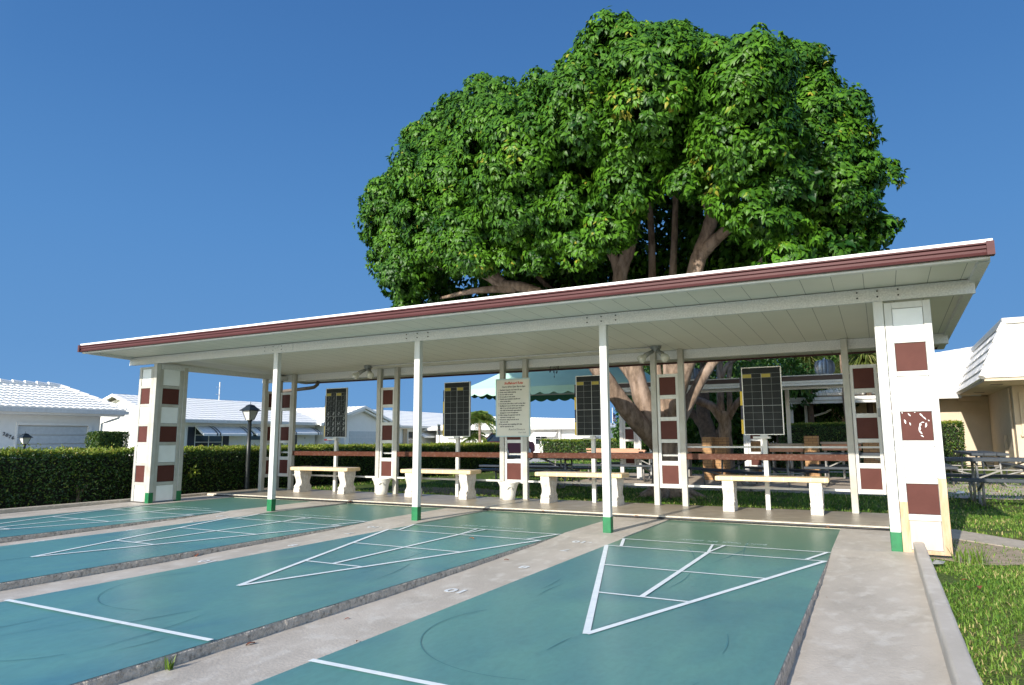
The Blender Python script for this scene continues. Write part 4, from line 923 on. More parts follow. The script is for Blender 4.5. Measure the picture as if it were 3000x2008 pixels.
g=np.random.default_rng(77); n=260
sx_=g.uniform(-10.4,-9.72,n); sy_=g.uniform(.5,16.5,n); P=[];Q=[]
for a,b in zip(sx_,sy_):
    hh=g.uniform(.03,.10)
    for k in range(6): P.append((a+g.normal(0,.008),b+g.normal(0,.008),.765+hh*k/5)); Q.append((g.normal(0,.6),g.normal(0,.6),1))
leaf_object('stray_shoots',np.array(P),unit(np.array(Q)),.042,.024,M['hedgetip'],h1,78,down=-.3,out=.6,rand=.6)
m=MB()
limb(m,[(-9.80,3.15,-.14),(-9.82,3.18,.15),(-9.88,3.05,.42),(-9.95,2.9,.6)],.045,.02,9,seed=1); limb(m,[(-9.82,3.18,.12),(-9.84,3.4,.36),(-9.9,3.62,.6)],.028,.012,8,seed=2)
m.build('stem',M['bark'],h1,smooth=True)
for i,y in enumerate(np.arange(1.8,16,.55)):
    m=MB(); limb(m,[(-9.86,y,-.14),(-9.9,y+.06,.15),(-10.0,y-.05,.45)],.018,.009,7,seed=int(i)); m.build('stem',M['bark'],h1,smooth=True)
hedge('hedge',-13.6,-9.2,27.6,29.2,-.14,.83,'rounded clipped hedge behind the picnic tables, right of the rules sign',82,dens=700,L=.07,wavy=.14)
hedge('hedge',-9.3,-4.0,27.9,29.2,-.14,.80,'low clipped hedge continuing right behind the third blackboard and tree trunk',83,dens=500,L=.07,wavy=.1)
hedge('hedge',-1.75,3.62,22,23.2,-.14,1.39,'tall square clipped green hedge in front of the carport and the cream building',84,dens=900,L=.055,wavy=.04)
hedge('hedge',-4.2,-1.9,22.4,23.2,-.14,.62,'low dark hedge behind the brick pillars beside the pale trunk',85,dens=600,L=.06)
hedge('hedge',-24.8,-24.0,11.95,13.1,-.14,1.26,'dark block shaped hedge between the two leftmost white houses',86,dens=2200,L=.06,tips=False)
# shrub behind the hedge at the far left
o=empty('shrub',(-11.2,2.6,-.12),'pale green bushy shrub showing above the hedge at the far left','shrub')
P,Nn,T=crown([(-11.4,2.3,.55,.42),(-11.4,3.1,.5,.38),(-11.5,3.9,.46,.36),(-11.5,4.7,.42,.34),(-11.3,1.7,.55,.4)],np.random.default_rng(5),sub_r=(.1,.2),dens=2.5,leaves=30)
leaf_object('foliage',P,Nn,.05,.026,M['hedgetip'],o,5,tint=T); m=MB(); limb(m,[(-11.3,2.6,-.15),(-11.3,2.6,.3)],.03,.02,6); m.build('stem',M['bark'],o)
o=empty('sprig',(-9.60,5.05,.3),'bright green leafy sprig sticking out of the hedge left of the lamp post','plant')
g=np.random.default_rng(3); P=np.array([-9.62,5.05,.38])+g.normal(0,.035,(16,3)); leaf_object('foliage',P,np.tile([1,0,.4],(16,1)),.09,.045,M['hedgetip'],o,3,tint=np.full(16,.6),down=.3)

# ------------------------------------------------------------------ grass
def blades(regs,seed):
    g=np.random.default_rng(seed); V=[];T=[]
    for (x0,x1,y0,y1,n,h,w,excl) in regs:
        x=g.uniform(x0,x1,n); y=g.uniform(y0,y1,n)
        k=np.array([not excl(a,b) and (noise.noise(Vector((a*1.7,b*1.7,seed)))+.25*noise.noise(Vector((a*6,b*6,1))))>-.42+.1*g.random() for a,b in zip(x,y)]); x=x[k];y=y[k]; n=len(x)
        z=np.array([gz(a,b) for a,b in zip(x,y)])-.004
        az=g.uniform(0,2*math.pi,n); lean=np.abs(g.normal(.55,.35,n)); hh=h*g.uniform(.5,1.35,n); ww=w*g.uniform(.6,1.3,n)
        d=np.stack([np.cos(az)*lean,np.sin(az)*lean,np.ones(n)],1); d=unit(d)
        s=np.stack([-np.sin(az),np.cos(az),np.zeros(n)],1)
        b=np.stack([x,y,z],1); mid=b+d*(hh*.6)[:,None]; tip=b+d*hh[:,None]+np.stack([np.cos(az),np.sin(az),-.5*np.ones(n)],1)*(hh*.25)[:,None]
        V.append(np.stack([b-s*ww[:,None]/2,b+s*ww[:,None]/2,mid+s*ww[:,None]*.42,tip,mid-s*ww[:,None]*.42],1).reshape(-1,3))
        patch=np.array([noise.noise(Vector((a*1.1,c*1.1,9))) for a,c in zip(x,y)])
        T.append(np.clip(g.normal(.45,.25,n)+.45*patch+(g.uniform(0,1,n)<.10)*.5,0,1))
    V=np.concatenate(V);T=np.concatenate(T);n=len(T); i=np.arange(n)*5
    F=np.concatenate([np.stack([i,i+1,i+2],1),np.stack([i,i+2,i+4],1),np.stack([i+4,i+2,i+3],1)],0)
    return V,F,np.concatenate([T,T,T])
def ex_right(a,b):
    if ((a-1.95)/.55)**2+((b-4.1)/.85)**2<1 and random.random()<.86: return True
    # the path
    t=(a-1.55)/(6.5-1.55); yl=5.15-(5.15-1.35)*t
    return yl-.10<b<yl+.62 and a>1.5
nofn=lambda a,b: False
V,F,T=blades([(1.61,3.0,-1.5,4.6,46000,.034,.0062,ex_right),(3.0,5.5,-1,5,18000,.042,.009,ex_right),(1.61,5.5,4.2,9,22000,.040,.009,ex_right),(1.5,7,9,20,11000,.06,.018,nofn)],91)
tag(np_mesh('grass',V,F,M['blade'],None,T),kind='stuff')
ex_l=lambda a,b: ((a+7)/2.2)**2+((b-8.7)/1.1)**2<1 and random.random()<.8
V,F,T=blades([(-9.2,1.6,6.32,6.9,15000,.085,.011,ex_l),(-9.6,1.6,6.9,11.3,26000,.06,.013,ex_l),(-12,1.5,11.5,20,9000,.06,.02,lambda a,b: a>-5.6 and b<17.6),(-13,-1.5,17.6,27,9000,.07,.025,nofn),(-9.66,-9.1,-1,6,2500,.05,.01,lambda a,b: random.random()<.7)],92)
tag(np_mesh('grass',V,F,M['blade'],None,T),kind='stuff')
def tuft(x,y,z,label,n=26,h=.09,seed=1):
    g=random.Random(seed); m=MB()
    for k in range(n):
        a=g.uniform(0,6.28); l=g.uniform(.1,.6); hh=h*g.uniform(.5,1.1); w=.0035; dx,dy=math.cos(a)*l*hh,math.sin(a)*l*hh; sx_,sy_=-math.sin(a)*w,math.cos(a)*w
        bx=x+g.uniform(-.012,.012)*n/10; by=y+g.uniform(-.012,.012)*n/10
        m.add([(bx-sx_,by-sy_,z),(bx+sx_,by+sy_,z),(bx+sx_+dx*.5,by+sy_+dy*.5,z+hh*.6),(bx+dx,by+dy,z+hh),(bx-sx_+dx*.5,by-sy_+dy*.5,z+hh*.6)],[(0,1,2,4),(4,2,3)])
    return tag(m.build('weed',M['hedgetip']),label,'weed')
tuft(-1.522,-1.15,-.056,'small green weed growing at the foot of the third court edge',12,.06)
tuft(1.90,3.35,-.03,'lush green grass tuft on the lawn in front of the end panel',90,.13,4)
for i,(x,y,z,lb) in enumerate(((-.0,0,0,''),)): pass

# ------------------------------------------------------------------ fallen leaves
def make_leaf(red):
    m=MB(); n=7; vs=[]
    for k in range(n):
        t=k/(n-1); w=.020*math.sin(math.pi*min(1,t*1.02))**.8+.0004; z=.006+.014*math.sin(t*math.pi)
        vs+=[(-.045+.09*t,-w,z+.008),(-.045+.09*t,0,z-.002),(-.045+.09*t,w,z+.010)]
    m.v=vs
    for k in range(n-1):
        for a in (0,1): m.f.append((k*3+a,k*3+a+1,(k+1)*3+a+1,(k+1)*3+a))
    m.tube([(-.045,0,.006),(-.06,.003,.003)],.0012,5)
    return m.build('fallen_leaf',M['redleaf' if red else 'deadleaf'],None,world=False)
LV=[(-2.205,2.543,.002,'brown leaf lying on the third court near its triangle base',1,0),(-1.580,1.50,-.045,'curled brown leaf in the alley against the third court edge',1.3,1),(-1.45,1.86,-.035,'small reddish leaf in the middle alley beside the painted 8',.7,1),
(-2.543,4.84,.03,'brown leaf at the foot of the platform behind the third court',1,0),(-3.119,4.83,.03,'small brown leaf at the platform foot by the left end of the third court',.7,0),(-1.288,4.80,.034,'brown leaf at the top end of the right alley',1,0),(-3.35,4.80,.034,'brown leaf on the middle alley end below the platform',.9,0),(-5.726,4.82,.034,'tan leaf at the top end of the left alley',.9,0),
(-4.029,.889,-.05,'long reddish leaf against the second court edge',1.4,1),(-1.50,-.724,-.055,'small red leaf at the foot of the third court edge nearest the camera',.9,1),(-4.077,1.466,-.045,'dark leaf scrap beside the second court edge',.7,0),(.985,1.629,-.052,'bright red leaf beside the right court edge',.9,1),(-.415,4.84,.012,'brown leaf under the platform behind the right court',.9,0),(.789,4.82,.012,'brown leaf at the platform foot near the right court corner',.9,0),
(1.518,1.514,-.045,'tiny dark seed pod on the right walkway by the kerb, farther one',.35,1),(1.515,1.248,-.045,'tiny dark seed pod on the right walkway by the kerb, nearer one',.4,1),(-1.05,-.452,-.05,'small dark leaf in the right alley near the dead line',.45,0),(-1.40,-.128,-.053,'orange leaf scrap in the right alley',.5,1),(-1.0,.231,-.05,'small dark leaf scrap at the edge of the right court',.45,0),
(1.842,2.131,.0,'large orange red leaf on the near lawn',1.2,1),(1.79,2.411,-.005,'small orange leaf on the near lawn',.8,1),
(2.883,13.781,-.08,'orange leaf on the far lawn, leftmost',1.5,1),(3.212,12.64,-.08,'orange leaf on the shaded far lawn',1.3,1),(3.072,14.121,-.08,'orange leaf on the far lawn behind the picnic bench',1.2,1),(3.628,14.637,-.08,'orange leaf on the far lawn, rightmost',1.2,1),(.75,6.7,.0,'yellow leaf in the shaded grass behind the right bench',1.2,0)]
la=make_leaf(0); lb=make_leaf(1); fa=fb_=True
for i,(x,y,z,lab,sc,red) in enumerate(LV):
    src=lb if red else la
    if red and fb_: o=lb; fb_=False
    elif (not red) and fa: o=la; fa=False
    else: o=copy_tree(src)
    o.location=(x,y,z); sc*=.62; o.scale=(sc,sc*(1+.3*math.sin(i)),sc*.8); o.rotation_euler=(.15*math.sin(i*3),.1*math.cos(i*5),i*1.9)
    tag(o,lab,'leaf','fallen leaves')

# ------------------------------------------------------------------ lamp posts
def lamp(x,y,zb,zt,label,s=1.0,scroll=False):
    o=empty('street_lamp',(x,y,zb),label,'street lamp','black lamp posts behind the hedge')
    H=zt-.26*s-zb; 
    m=MB(); m.tube([(0,0,0),(0,0,.05),(0,0,H*.5),(0,0,H)],[.046*s,.040*s,.032*s,.028*s],14); m.tube([(0,0,H-.01),(0,0,H+.02)],[.045*s,.03*s],12); m.build('post',M['lampblack'],o,world=False,smooth=True)
    if scroll: m=MB(); m.bar((0,-.065,H-.10),(0,.065,H-.10),.012,.012); m.build('ladder_bar',M['lampblack'],o,world=False)
    L=[(.040*s,H+.01),(.082*s,H+.155*s)]
    m=MB()
    for k in range(4):
        a=k*math.pi/2+math.pi/4; b=a+math.pi/2
        m.add([(r*1.38*math.cos(q),r*1.38*math.sin(q),z) for r,z,q in ((L[0][0],L[0][1],a),(L[0][0],L[0][1],b),(L[1][0],L[1][1],b),(L[1][0],L[1][1],a))],[(0,1,2,3)])
    gl=m.build('lamp_glass',M['lampglass'],o,world=False)
    m=MB()
    for k in range(4):
        a=k*math.pi/2+math.pi/4
        m.tube([(L[0][0]*1.42*math.cos(a),L[0][0]*1.42*math.sin(a),L[0][1]),(L[1][0]*1.42*math.cos(a),L[1][0]*1.42*math.sin(a),L[1][1])],.006*s,6)
    m.lathe([(.048*s,H+.0),(.056*s,H+.012)],4) ; m.build('lamp_frame',M['lampblack'],o,world=False)
    m=MB(); z=H+.15*s
    for r0,z0_,r1,z1_ in ((.135*s,z,.125*s,z+.012*s),(.125*s,z+.012*s,.055*s,z+.07*s),(.055*s,z+.07*s,.06*s,z+.078*s),(.06*s,z+.078*s,.012*s,z+.10*s)):
        vs=[(r*1.2*math.cos(k*math.pi/2+math.pi/4),r*1.2*math.sin(k*math.pi/2+math.pi/4),zz) for r,zz in ((r0,z0_),(r1,z1_)) for k in range(4)]
        m.add(vs,[(k,(k+1)%4,4+(k+1)%4,4+k) for k in range(4)]+[(3,2,1,0),(4,5,6,7)])
    m.tube([(0,0,z+.09*s),(0,0,z+.14*s)],.004*s,6); m.build('lamp_roof',M['lampblack'],o,world=False)
    return o
lamp(-9.56,6.22,-.07,1.665,'tall black lamp post standing against the hedge, beside the striped house awnings',1.28)
lamp(-13.0,3.94,-.14,1.11,'small black lantern post showing above the hedge in front of the house numbered 2076',.85,True)

# ------------------------------------------------------------------ roofs and houses
def tile_slope(mb,p00,p10,p01,p11,rows,waves,amp=.03,step=.03,barrel=True,res=6):
    """p00-p10 eave, p01-p11 ridge"""
    A,B,C_,D_=map(Vector,(p00,p10,p01,p11)); n=((B-A).cross(C_-A)).normalized()
    if n.length<.5: n=((B-A).cross(D_-A)).normalized()
    if n.z<0: n=-n
    nu=waves*res; base=len(mb.v); cols=nu+1; nr=0
    for r in range(rows):
        for t0,h in ((0,step),(1,0)):
            t=(r+t0)/rows
            a=A.lerp(C_,t); b=B.lerp(D_,t)
            for k in range(cols):
                u=k/nu; w=amp*abs(math.sin(math.pi*u*waves)) if barrel else 0
                mb.v.append(tuple(a.lerp(b,u)+n*(h+w*(.8 if t0 else 1.1))))
            nr+=1
    for r in range(nr-1):
        for k in range(nu): i=base+r*cols+k; mb.f.append((i,i+1,i+1+cols,i+cols))
    b2=len(mb.v)
    # closing lip along the eave
    for k in range(cols): mb.v.append(tuple(A.lerp(B,k/nu)-n*.05))
    for k in range(nu): mb.f.append((b2+k,b2+k+1,base+k+1,base+k))
def part(f,name,m,parent,**kw):
    q=MB(); f(q); return q.build(name,M[m],parent,**kw)
def striped_awning(parent,x,y0,y1,z1,z0,out=.75,stripe=True):
    """curved metal awning on a wall facing +X"""
    q=MB(); n=8; prof=[(x,z1)]+[(x+out*math.sin(t)*1.0, z0+(z1-z0)*(math.cos(t)*.9+.1*(1-t/1.57))) for t in np.linspace(.15,1.5,n)]
    prof=[(x+out*min(1,(i/n)**.9),z1-(z1-z0)*(i/n)**1.35) for i in range(n+1)]+[(x+out,z0-.12)]
    m_=len(prof)
    for y in (y0,y1):
        for a,b in prof: q.v.append((a,y,b))
    for i in range(m_-1): q.f.append((i,i+1,m_+i+1,m_+i))
    for y in (y0,y1):
        b=len(q.v); q.add([(a,y,c) for a,c in prof]+[(x,y,z1-.02)],[tuple(range(m_+1))] if False else [(i,i+1,m_) for i in range(m_-1)])
    a=q.build('awning',M['awnwhite'],parent)
    if stripe:
        q=MB()
        for ys in (y0+.25*(y1-y0),y0+.25*(y1-y0)+.20,y1-.42,y1-.20):
            b=len(q.v)
            for yy in (ys,ys+.075):
                for c,d in prof: q.v.append((c+.02,yy,d+.02))
            for i in range(m_-1): q.f.append((b+i,b+i+1,b+m_+i+1,b+m_+i))
        q.build('awning_stripe',M['shutter'],a)
    return a
def window(parent,x,y0,y1,z0,z1,mull=2,trans=1,m='glass',sh=None):
    f=part(lambda q:(q.box(x-.02,x+.03,y0-.05,y0,z0-.05,z1+.05),q.box(x-.02,x+.03,y1,y1+.05,z0-.05,z1+.05),q.box(x-.02,x+.03,y0,y1,z1,z1+.05),q.box(x-.02,x+.03,y0,y1,z0-.05,z0),
        [q.box(x-.015,x+.02,y0+(y1-y0)*k/mull-.02,y0+(y1-y0)*k/mull+.02,z0,z1) for k in range(1,mull)],[q.box(x-.01,x+.018,y0,y1,z0+(z1-z0)*k/(trans+1)-.015,z0+(z1-z0)*k/(trans+1)+.015) for k in range(1,trans+1)]),'window','stucco',parent)
    part(lambda q:q.box(x-.01,x+.006,y0,y1,z0,z1),'pane',m,f)
    if sh:
        for a in (y0-.05-sh,y1+.05): part(lambda q:q.box(x,x+.04,a,a+sh,z0-.05,z1+.05),'shutter','shutter',parent)
    return f
ZG=-.14
# house numbered 2076
o=empty('house',(-28,9,ZG),'white house with barrel tiled hip roof, closed garage door and number 2076, far left','house')
part(lambda q:(q.box(-32,-26.08,3.5,13.16,ZG,1.90),q.box(-26.079,-26,3.5,10.199,ZG,1.90),q.box(-26.079,-26,12.681,13.16,ZG,1.90),q.box(-26.079,-26,10.2,12.68,1.52,1.90)),'wall','stucco',o)
q=MB(); e=(-25.4,13.80,2.14); ew=(-25.4,2.5,2.14); rr=(-27.1,12.10,3.06); rl=(-27.1,2.5,3.06)
tile_slope(q,ew,e,rl,rr,9,44,amp=.035,step=.03); tile_slope(q,e,(-28.8,13.8,2.14),rr,(-27.1,12.10,3.06),9,14,amp=.045,step=.045)
tile_slope(q,(-28.8,13.8,2.14),(-28.8,2.5,2.14),rr,rl,4,10); rfo=q.build('roof',M['tile'],o)
q=MB()
for k in range(24):
    y=12.1-.42*k; q.tube([(-27.1,y,3.09),(-27.1,y-.44,3.13)],[.085,.10],10)
for k in range(7):
    a=Vector(rr).lerp(Vector(e),k/7); b=Vector(rr).lerp(Vector(e),(k+1.04)/7); q.tube([b+Vector((0,0,.05)),a+Vector((0,0,.04))],[.085,.07],8)
q.build('ridge_tiles',M['tile'],rfo)
part(lambda q:(q.box(-25.42,-25.28,2.5,13.86,1.97,2.11),q.box(-25.42,-28.8,13.78,13.90,1.99,2.10)),'gutter','white',o)
part(lambda q:q.box(-26.0,-25.42,2.5,13.78,1.90,1.97),'soffit','stucco',o)
part(lambda q:q.tube([(-25.5,13.6,1.97),(-25.5,13.6,1.85),(-25.7,13.35,1.72),(-25.95,13.20,1.62),(-25.95,13.20,.0)],.045,8),'downpipe','white',o)
gd=part(lambda q:[q.box(-26.06,-26.02,10.2,12.68,ZG+.33*k,ZG+.33*k+.30) for k in range(5)],'garage_door','garage',o)
part(lambda q:(q.box(-26.0,-25.96,10.15,10.2,ZG,1.62),q.box(-26.0,-25.93,12.68,12.82,ZG,1.62),q.box(-26.0,-25.93,10.201,12.679,1.52,1.62)),'door_frame','stucco',o)
for c,y,z in (('2',9.80,1.15),('0',9.90,1.10),('7',10.0,1.05),('6',10.10,1.01)): text_obj(c,.17,(-25.97,y-.08,z),FACE_E,'house_number',M['shutter'],o,shear=.1,thick=.01)
# long low houses
def gable_house(label,x0,y0,y1,ze,xr,zr,xb=None,loc=None,rows=11,seed=0,walls=True):
    o=empty('house',((x0+xr)/2,(y0+y1)/2,ZG),label,'house'); xb=xb or 2*xr-x0
    poly=[(xb,ZG),(x0,ZG),(x0,ze),(xr,zr-.12),(xb,ze)]
    part(lambda q:q.prism(poly,y0,y1,'y'),'wall','stucco',o)
    q=MB(); tile_slope(q,(x0+.5,y0-.45,ze-.02),(x0+.5,y1+.3,ze-.02),(xr,y0-.45,zr),(xr,y1+.3,zr),rows,int((y1-y0)*3),amp=.012,step=.03,res=4)
    tile_slope(q,(xb-.5,y1+.3,ze-.02),(xb-.5,y0-.45,ze-.02),(xr,y1+.3,zr),(xr,y0-.45,zr),rows,10,amp=.03,step=.05,res=4)
    r=q.build('roof',M['tile'],o)
    part(lambda q:q.prism([(x0+.5,ze-.12),(x0+.5,ze),(xr,zr+.02),(xb-.5,ze),(xb-.5,ze-.12),(xr,zr-.14)],y0-.50,y0-.452,'y'),'barge_board','stucco',r)
    part(lambda q:q.box(x0+.48,x0+.62,y0-.4,y1+.3,ze-.19,ze-.04),'gutter','white',o)
    part(lambda q:q.box(x0,x0+.48,y0-.4,y1+.3,ze-.15,ze-.10),'soffit','stucco',o)
    return o
o=gable_house('long white bungalow with striped awnings and shuttered windows behind the lamp post',-32,20.2,31.2,2.08,-36,3.50)
window(o,-31.98,22.05,23.8,.45,1.62,mull=2,trans=2,sh=.42)
striped_awning(o,-31.95,21.95,25.3,1.72,1.30,.8)
window(o,-31.98,25.85,26.6,.95,1.60,mull=1)
striped_awning(o,-31.95,25.6,27.1,1.72,1.30,.8)
striped_awning(o,-31.95,27.6,31.0,1.74,1.38,.8)
part(lambda q:q.box(-31.99,-31.94,29.0,29.55,ZG,1.35),'door','shutter',o)
window(o,-31.98,27.5,28.4,.55,1.3,mull=1)
text_obj('1',.2,(-31.95,30.2,1.0),FACE_E,'house_number',M['shutter'],o,thick=.01)
striped_awning(o,-33.5,19.4,19.75,1.4,1.0,.5,False)
m=MB(); m.tube([(-36,26.7,3.4),(-36,26.7,4.65)],.035,8); m.bar((-36,26.45,4.32),(-36,26.7,4.34),.02,.02); m.bar((-36,26.45,3.85),(-36,26.7,3.85),.02,.02)
m.build('antenna_mast',M['white'],o)
# gabled garage wing facing the street
o=empty('house',(-33,34.8,ZG),'white gable fronted garage wing between the first and second blackboards','house')
part(lambda q:q.prism([(31.4,ZG),(38.3,ZG),(38.3,2.05),(35.05,3.05),(31.4,2.02)],-40,-31.5,'x'),'wall','stucco',o)
q=MB(); tile_slope(q,(-31.0,30.7,1.98),(-40,30.7,1.98),(-31.0,35.05,3.30),(-40,35.05,3.30),10,20,amp=.02,step=.05,res=4)
tile_slope(q,(-31.0,39.2,2.0),(-40,39.2,2.0),(-31.0,35.05,3.30),(-40,35.05,3.30),10,20,amp=.02,step=.05,res=4); rr_=q.build('roof',M['tile'],o)
part(lambda q:(q.prism([(30.65,1.84),(30.65,2.0),(35.05,3.33),(39.25,2.02),(39.25,1.86),(35.05,3.14)],-31.05,-30.95,'x'),q.prism([(31.1,1.80),(31.1,1.9),(35.05,3.10),(38.8,1.92),(38.8,1.82),(35.05,2.98)],-31.3,-31.06,'x')),'barge_board','stucco',rr_)
part(lambda q:[q.box(-31.52,-31.47,34.0,37.2,ZG+.42*k,ZG+.42*k+.405) for k in range(4)],'garage_door','garage',o)
part(lambda q:q.box(-31.52,-31.46,31.9,33.4,ZG,1.75),'recess','garage',o)
part(lambda q:(q.box(-31.5,-31.25,31.4,31.75,ZG,1.95),q.box(-31.5,-31.4,33.5,33.85,ZG,1.9)),'pillar','stucco',o)
# next house along
o=gable_house('low white roofed bungalow behind the second free standing post',-32,38.9,54.5,2.02,-36,3.42,rows=10)
window(o,-31.98,41.5,43.2,.3,1.55,mull=2)
striped_awning(o,-31.95,42.6,45.6,1.50,1.18,.8,False)
part(lambda q:(q.box(-31.98,-31.93,40.8,41.3,ZG,1.75),q.box(-31.98,-31.93,45.8,46.2,ZG,1.75)),'shutter','blind',o)
window(o,-31.98,46.5,48.5,.4,1.0,mull=2)
# bungalow facing us behind the rules sign and third blackboard
def yx(y,pts): pass
o=empty('house',(-19,46,ZG),'white bungalow seen right of the rules sign, with a window awning','house')
YH=44.0
part(lambda q:q.box(-31,-17.2,YH,YH+8,ZG,1.76),'wall','stucco',o)
q=MB()
tile_slope(q,(-31.8,YH-.7,1.80),(-16.6,YH-.7,1.80),(-27.5,YH+3.5,2.82),(-19.5,YH+3.5,2.50),10,30,amp=.02,step=.04,res=4)
tile_slope(q,(-16.6,YH-.7,1.80),(-16.6,YH+8,1.80),(-19.5,YH+3.5,2.50),(-19.5,YH+4.5,2.50),10,12,amp=.02,step=.04,res=4)
tile_slope(q,(-31.8,YH+8,1.80),(-31.8,YH-.7,1.80),(-27.5,YH+4.5,2.82),(-27.5,YH+3.5,2.82),10,12,amp=.02,step=.04,res=4)
q.build('roof',M['tile'],o)
part(lambda q:q.box(-31.8,-16.6,YH-.80,YH-.68,1.64,1.81),'gutter','white',o)
w=part(lambda q:(q.box(-21.85,-20.95,YH-.03,YH-.005,.55,1.48),),'window','glass',o)
part(lambda q:(q.box(-21.42,-21.38,YH-.05,YH-.031,.55,1.48),q.box(-21.85,-20.95,YH-.05,YH-.031,.93,.97)),'mullion','stucco',w)
q=MB()
pr_=[(YH,1.52),(YH-.35,1.42),(YH-.7,1.22),(YH-.75,1.12)]
for x in (-21.9,-19.9): q.v+= [(x,a_,b_) for a_,b_ in pr_]
for i in range(3): q.f.append((i,i+1,5+i,4+i))
q.build('awning',M['awnwhite'],o)
part(lambda q:(q.box(-19.55,-18.5,YH-.04,YH-.006,ZG,1.35),),'garage_door','garage',o)
part(lambda q:(q.box(-19.80,-19.70,YH-.3,YH-.006,ZG,1.62),),'pillar','stucco',o)

# white houses seen in gaps between the trunks
for (x,y,lab,zr) in ((-13.9,60,'small distant white house glimpsed under the leaning dark trunk',1.9),(-22.2,66,'distant white house glimpsed beside the flag pole',2.35)):
    o=empty('house',(x,y+3,ZG),lab,'house')
    part(lambda q:q.box(x-2.4,x+3.4,y,y+6,ZG,1.35),'wall','stucco',o)
    q=MB(); tile_slope(q,(x-3,y-.6,1.35),(x+4,y-.6,1.35),(x-1.5,y+3,zr+.15),(x+1.4,y+3,zr+.15),8,14,amp=.02,step=.04,res=4); tile_slope(q,(x+4,y-.6,1.35),(x+4,y+6,1.35),(x+1.4,y+3,zr+.15),(x+1.4,y+3.5,zr+.15),8,8,amp=.02,step=.04,res=4); q.build('roof',M['tile'],o)
    part(lambda q:q.box(x-.2,x+.5,y-.03,y-.004,.5,1.2),'window','glass',o)
    part(lambda q:q.box(x+1.2,x+2.2,y-.7,y-.004,.95,1.02),'awning','awnwhite',o)

# ------------------------------------------------------------------ cars
def car(x,y,rz,label,paint,L=4.4,Wd=1.75,H=1.38):
    o=empty('parked_car',(x,y,ZG+.04),label,'car'); o.rotation_euler=(0,0,rz)
    side=[(-L/2,.32),(-L/2+.02,.62),(-L/2+.18,.78),(-L/2+.95,.88),(-L/2+1.0,.9),(L/2-.75,.92),(L/2-.1,.86),(L/2,.66),(L/2,.34),(L/2-.2,.22),(-L/2+.2,.22)]
    m=MB(); n=len(side); ins=[0,.0,.05,.08,.08,.08,.06,.0,0,.05,.05]
    for s in (-1,1):
        for (a,b),i_ in zip(side,ins): m.v.append((a,s*(Wd/2-i_),b))
    m.f=[tuple(range(n)),tuple(range(2*n-1,n-1,-1))]+[(i,(i+1)%n,n+(i+1)%n,n+i) for i in range(n)]
    body=m.build('body',M[paint],o,world=False,bevel=.04)
    m=MB(); cab=[(-L/2+1.0,.90),(-L/2+1.75,H-.04),(-L/2+2.2,H),(L/2-1.35,H-.02),(L/2-.62,.91)]; n=5
    for s in (-1,1):
        for (a,b) in cab: m.v.append((a,s*(Wd/2-.10-(b-.9)*.28),b))
    m.f=[tuple(range(n)),tuple(range(2*n-1,n-1,-1))]+[(i,(i+1)%n,n+(i+1)%n,n+i) for i in range(n)]
    c=m.build('window_glass',M['glass'],o,world=False,bevel=.03)
    m=MB(); m.box(-L/2+1.72,L/2-1.33,-Wd/2+.22,Wd/2-.22,H-.035,H+.012)
    for s in (-1,1):
        for a,b in (((-L/2+1.02,.90),(-L/2+1.75,H-.03)),((-L/2+2.35,.90),(-L/2+2.35,H-.02)),((L/2-.66,.91),(L/2-1.35,H-.02))):
            ya=s*(Wd/2-.095); yb=s*(Wd/2-.10-(b[1]-.9)*.28+.005); m.bar((a[0],ya,a[1]),(b[0],yb,b[1]),.06,.03)
    m.build('roof_panel',M[paint],o,world=False)
    for wx in (-L/2+.78,L/2-.82):
        for s in (-1,1):
            m=MB(); m.tube([(wx,s*(Wd/2-.20),.30),(wx,s*(Wd/2+.01),.30)],.30,20); w=m.build('wheel',M['tyre'],o,world=False)
            m=MB(); m.tube([(wx,s*(Wd/2+.008),.30),(wx,s*(Wd/2+.022),.30)],.18,16); m.build('rim',M['alu'],w,world=False)
    for s in (-1,1):
        m=MB(); m.box(L/2-.05,L/2+.012,s*.62-.16,s*.62+.16,.58,.70); m.build('headlight',M['lampglass'],o,world=False)
        m=MB(); m.box(-L/2-.012,-L/2+.03,s*.66-.14,s*.66+.14,.60,.74); m.build('tail_light',M['redplastic'],o,world=False)
    return o
car(-17.9,31.9,R_(90),'dark red parked car behind the hedge, seen through the post pair under the rules sign','carred')
# street sign
o=empty('street_sign',(-12,16.42,ZG),'small pale street sign with faint red lettering on a thin post behind the hedge','sign')
part(lambda q:q.box(-12.01,-11.99,16.405,16.435,ZG,1.44),'post','galv',o)
part(lambda q:q.prism([(16.27,1.46),(16.47,1.45),(16.47,1.08),(16.29,1.09)],-11.986,-11.978,'x'),'sign_plate','sign',o)
text_obj('NO\nPARK\nING',.085,(-11.974,16.375,1.34),FACE_E,'sign_lettering',M['redink'],[c for c in o.children if c.name.startswith('sign_plate')][0],align='CENTER',line=1.25,sx=.7)
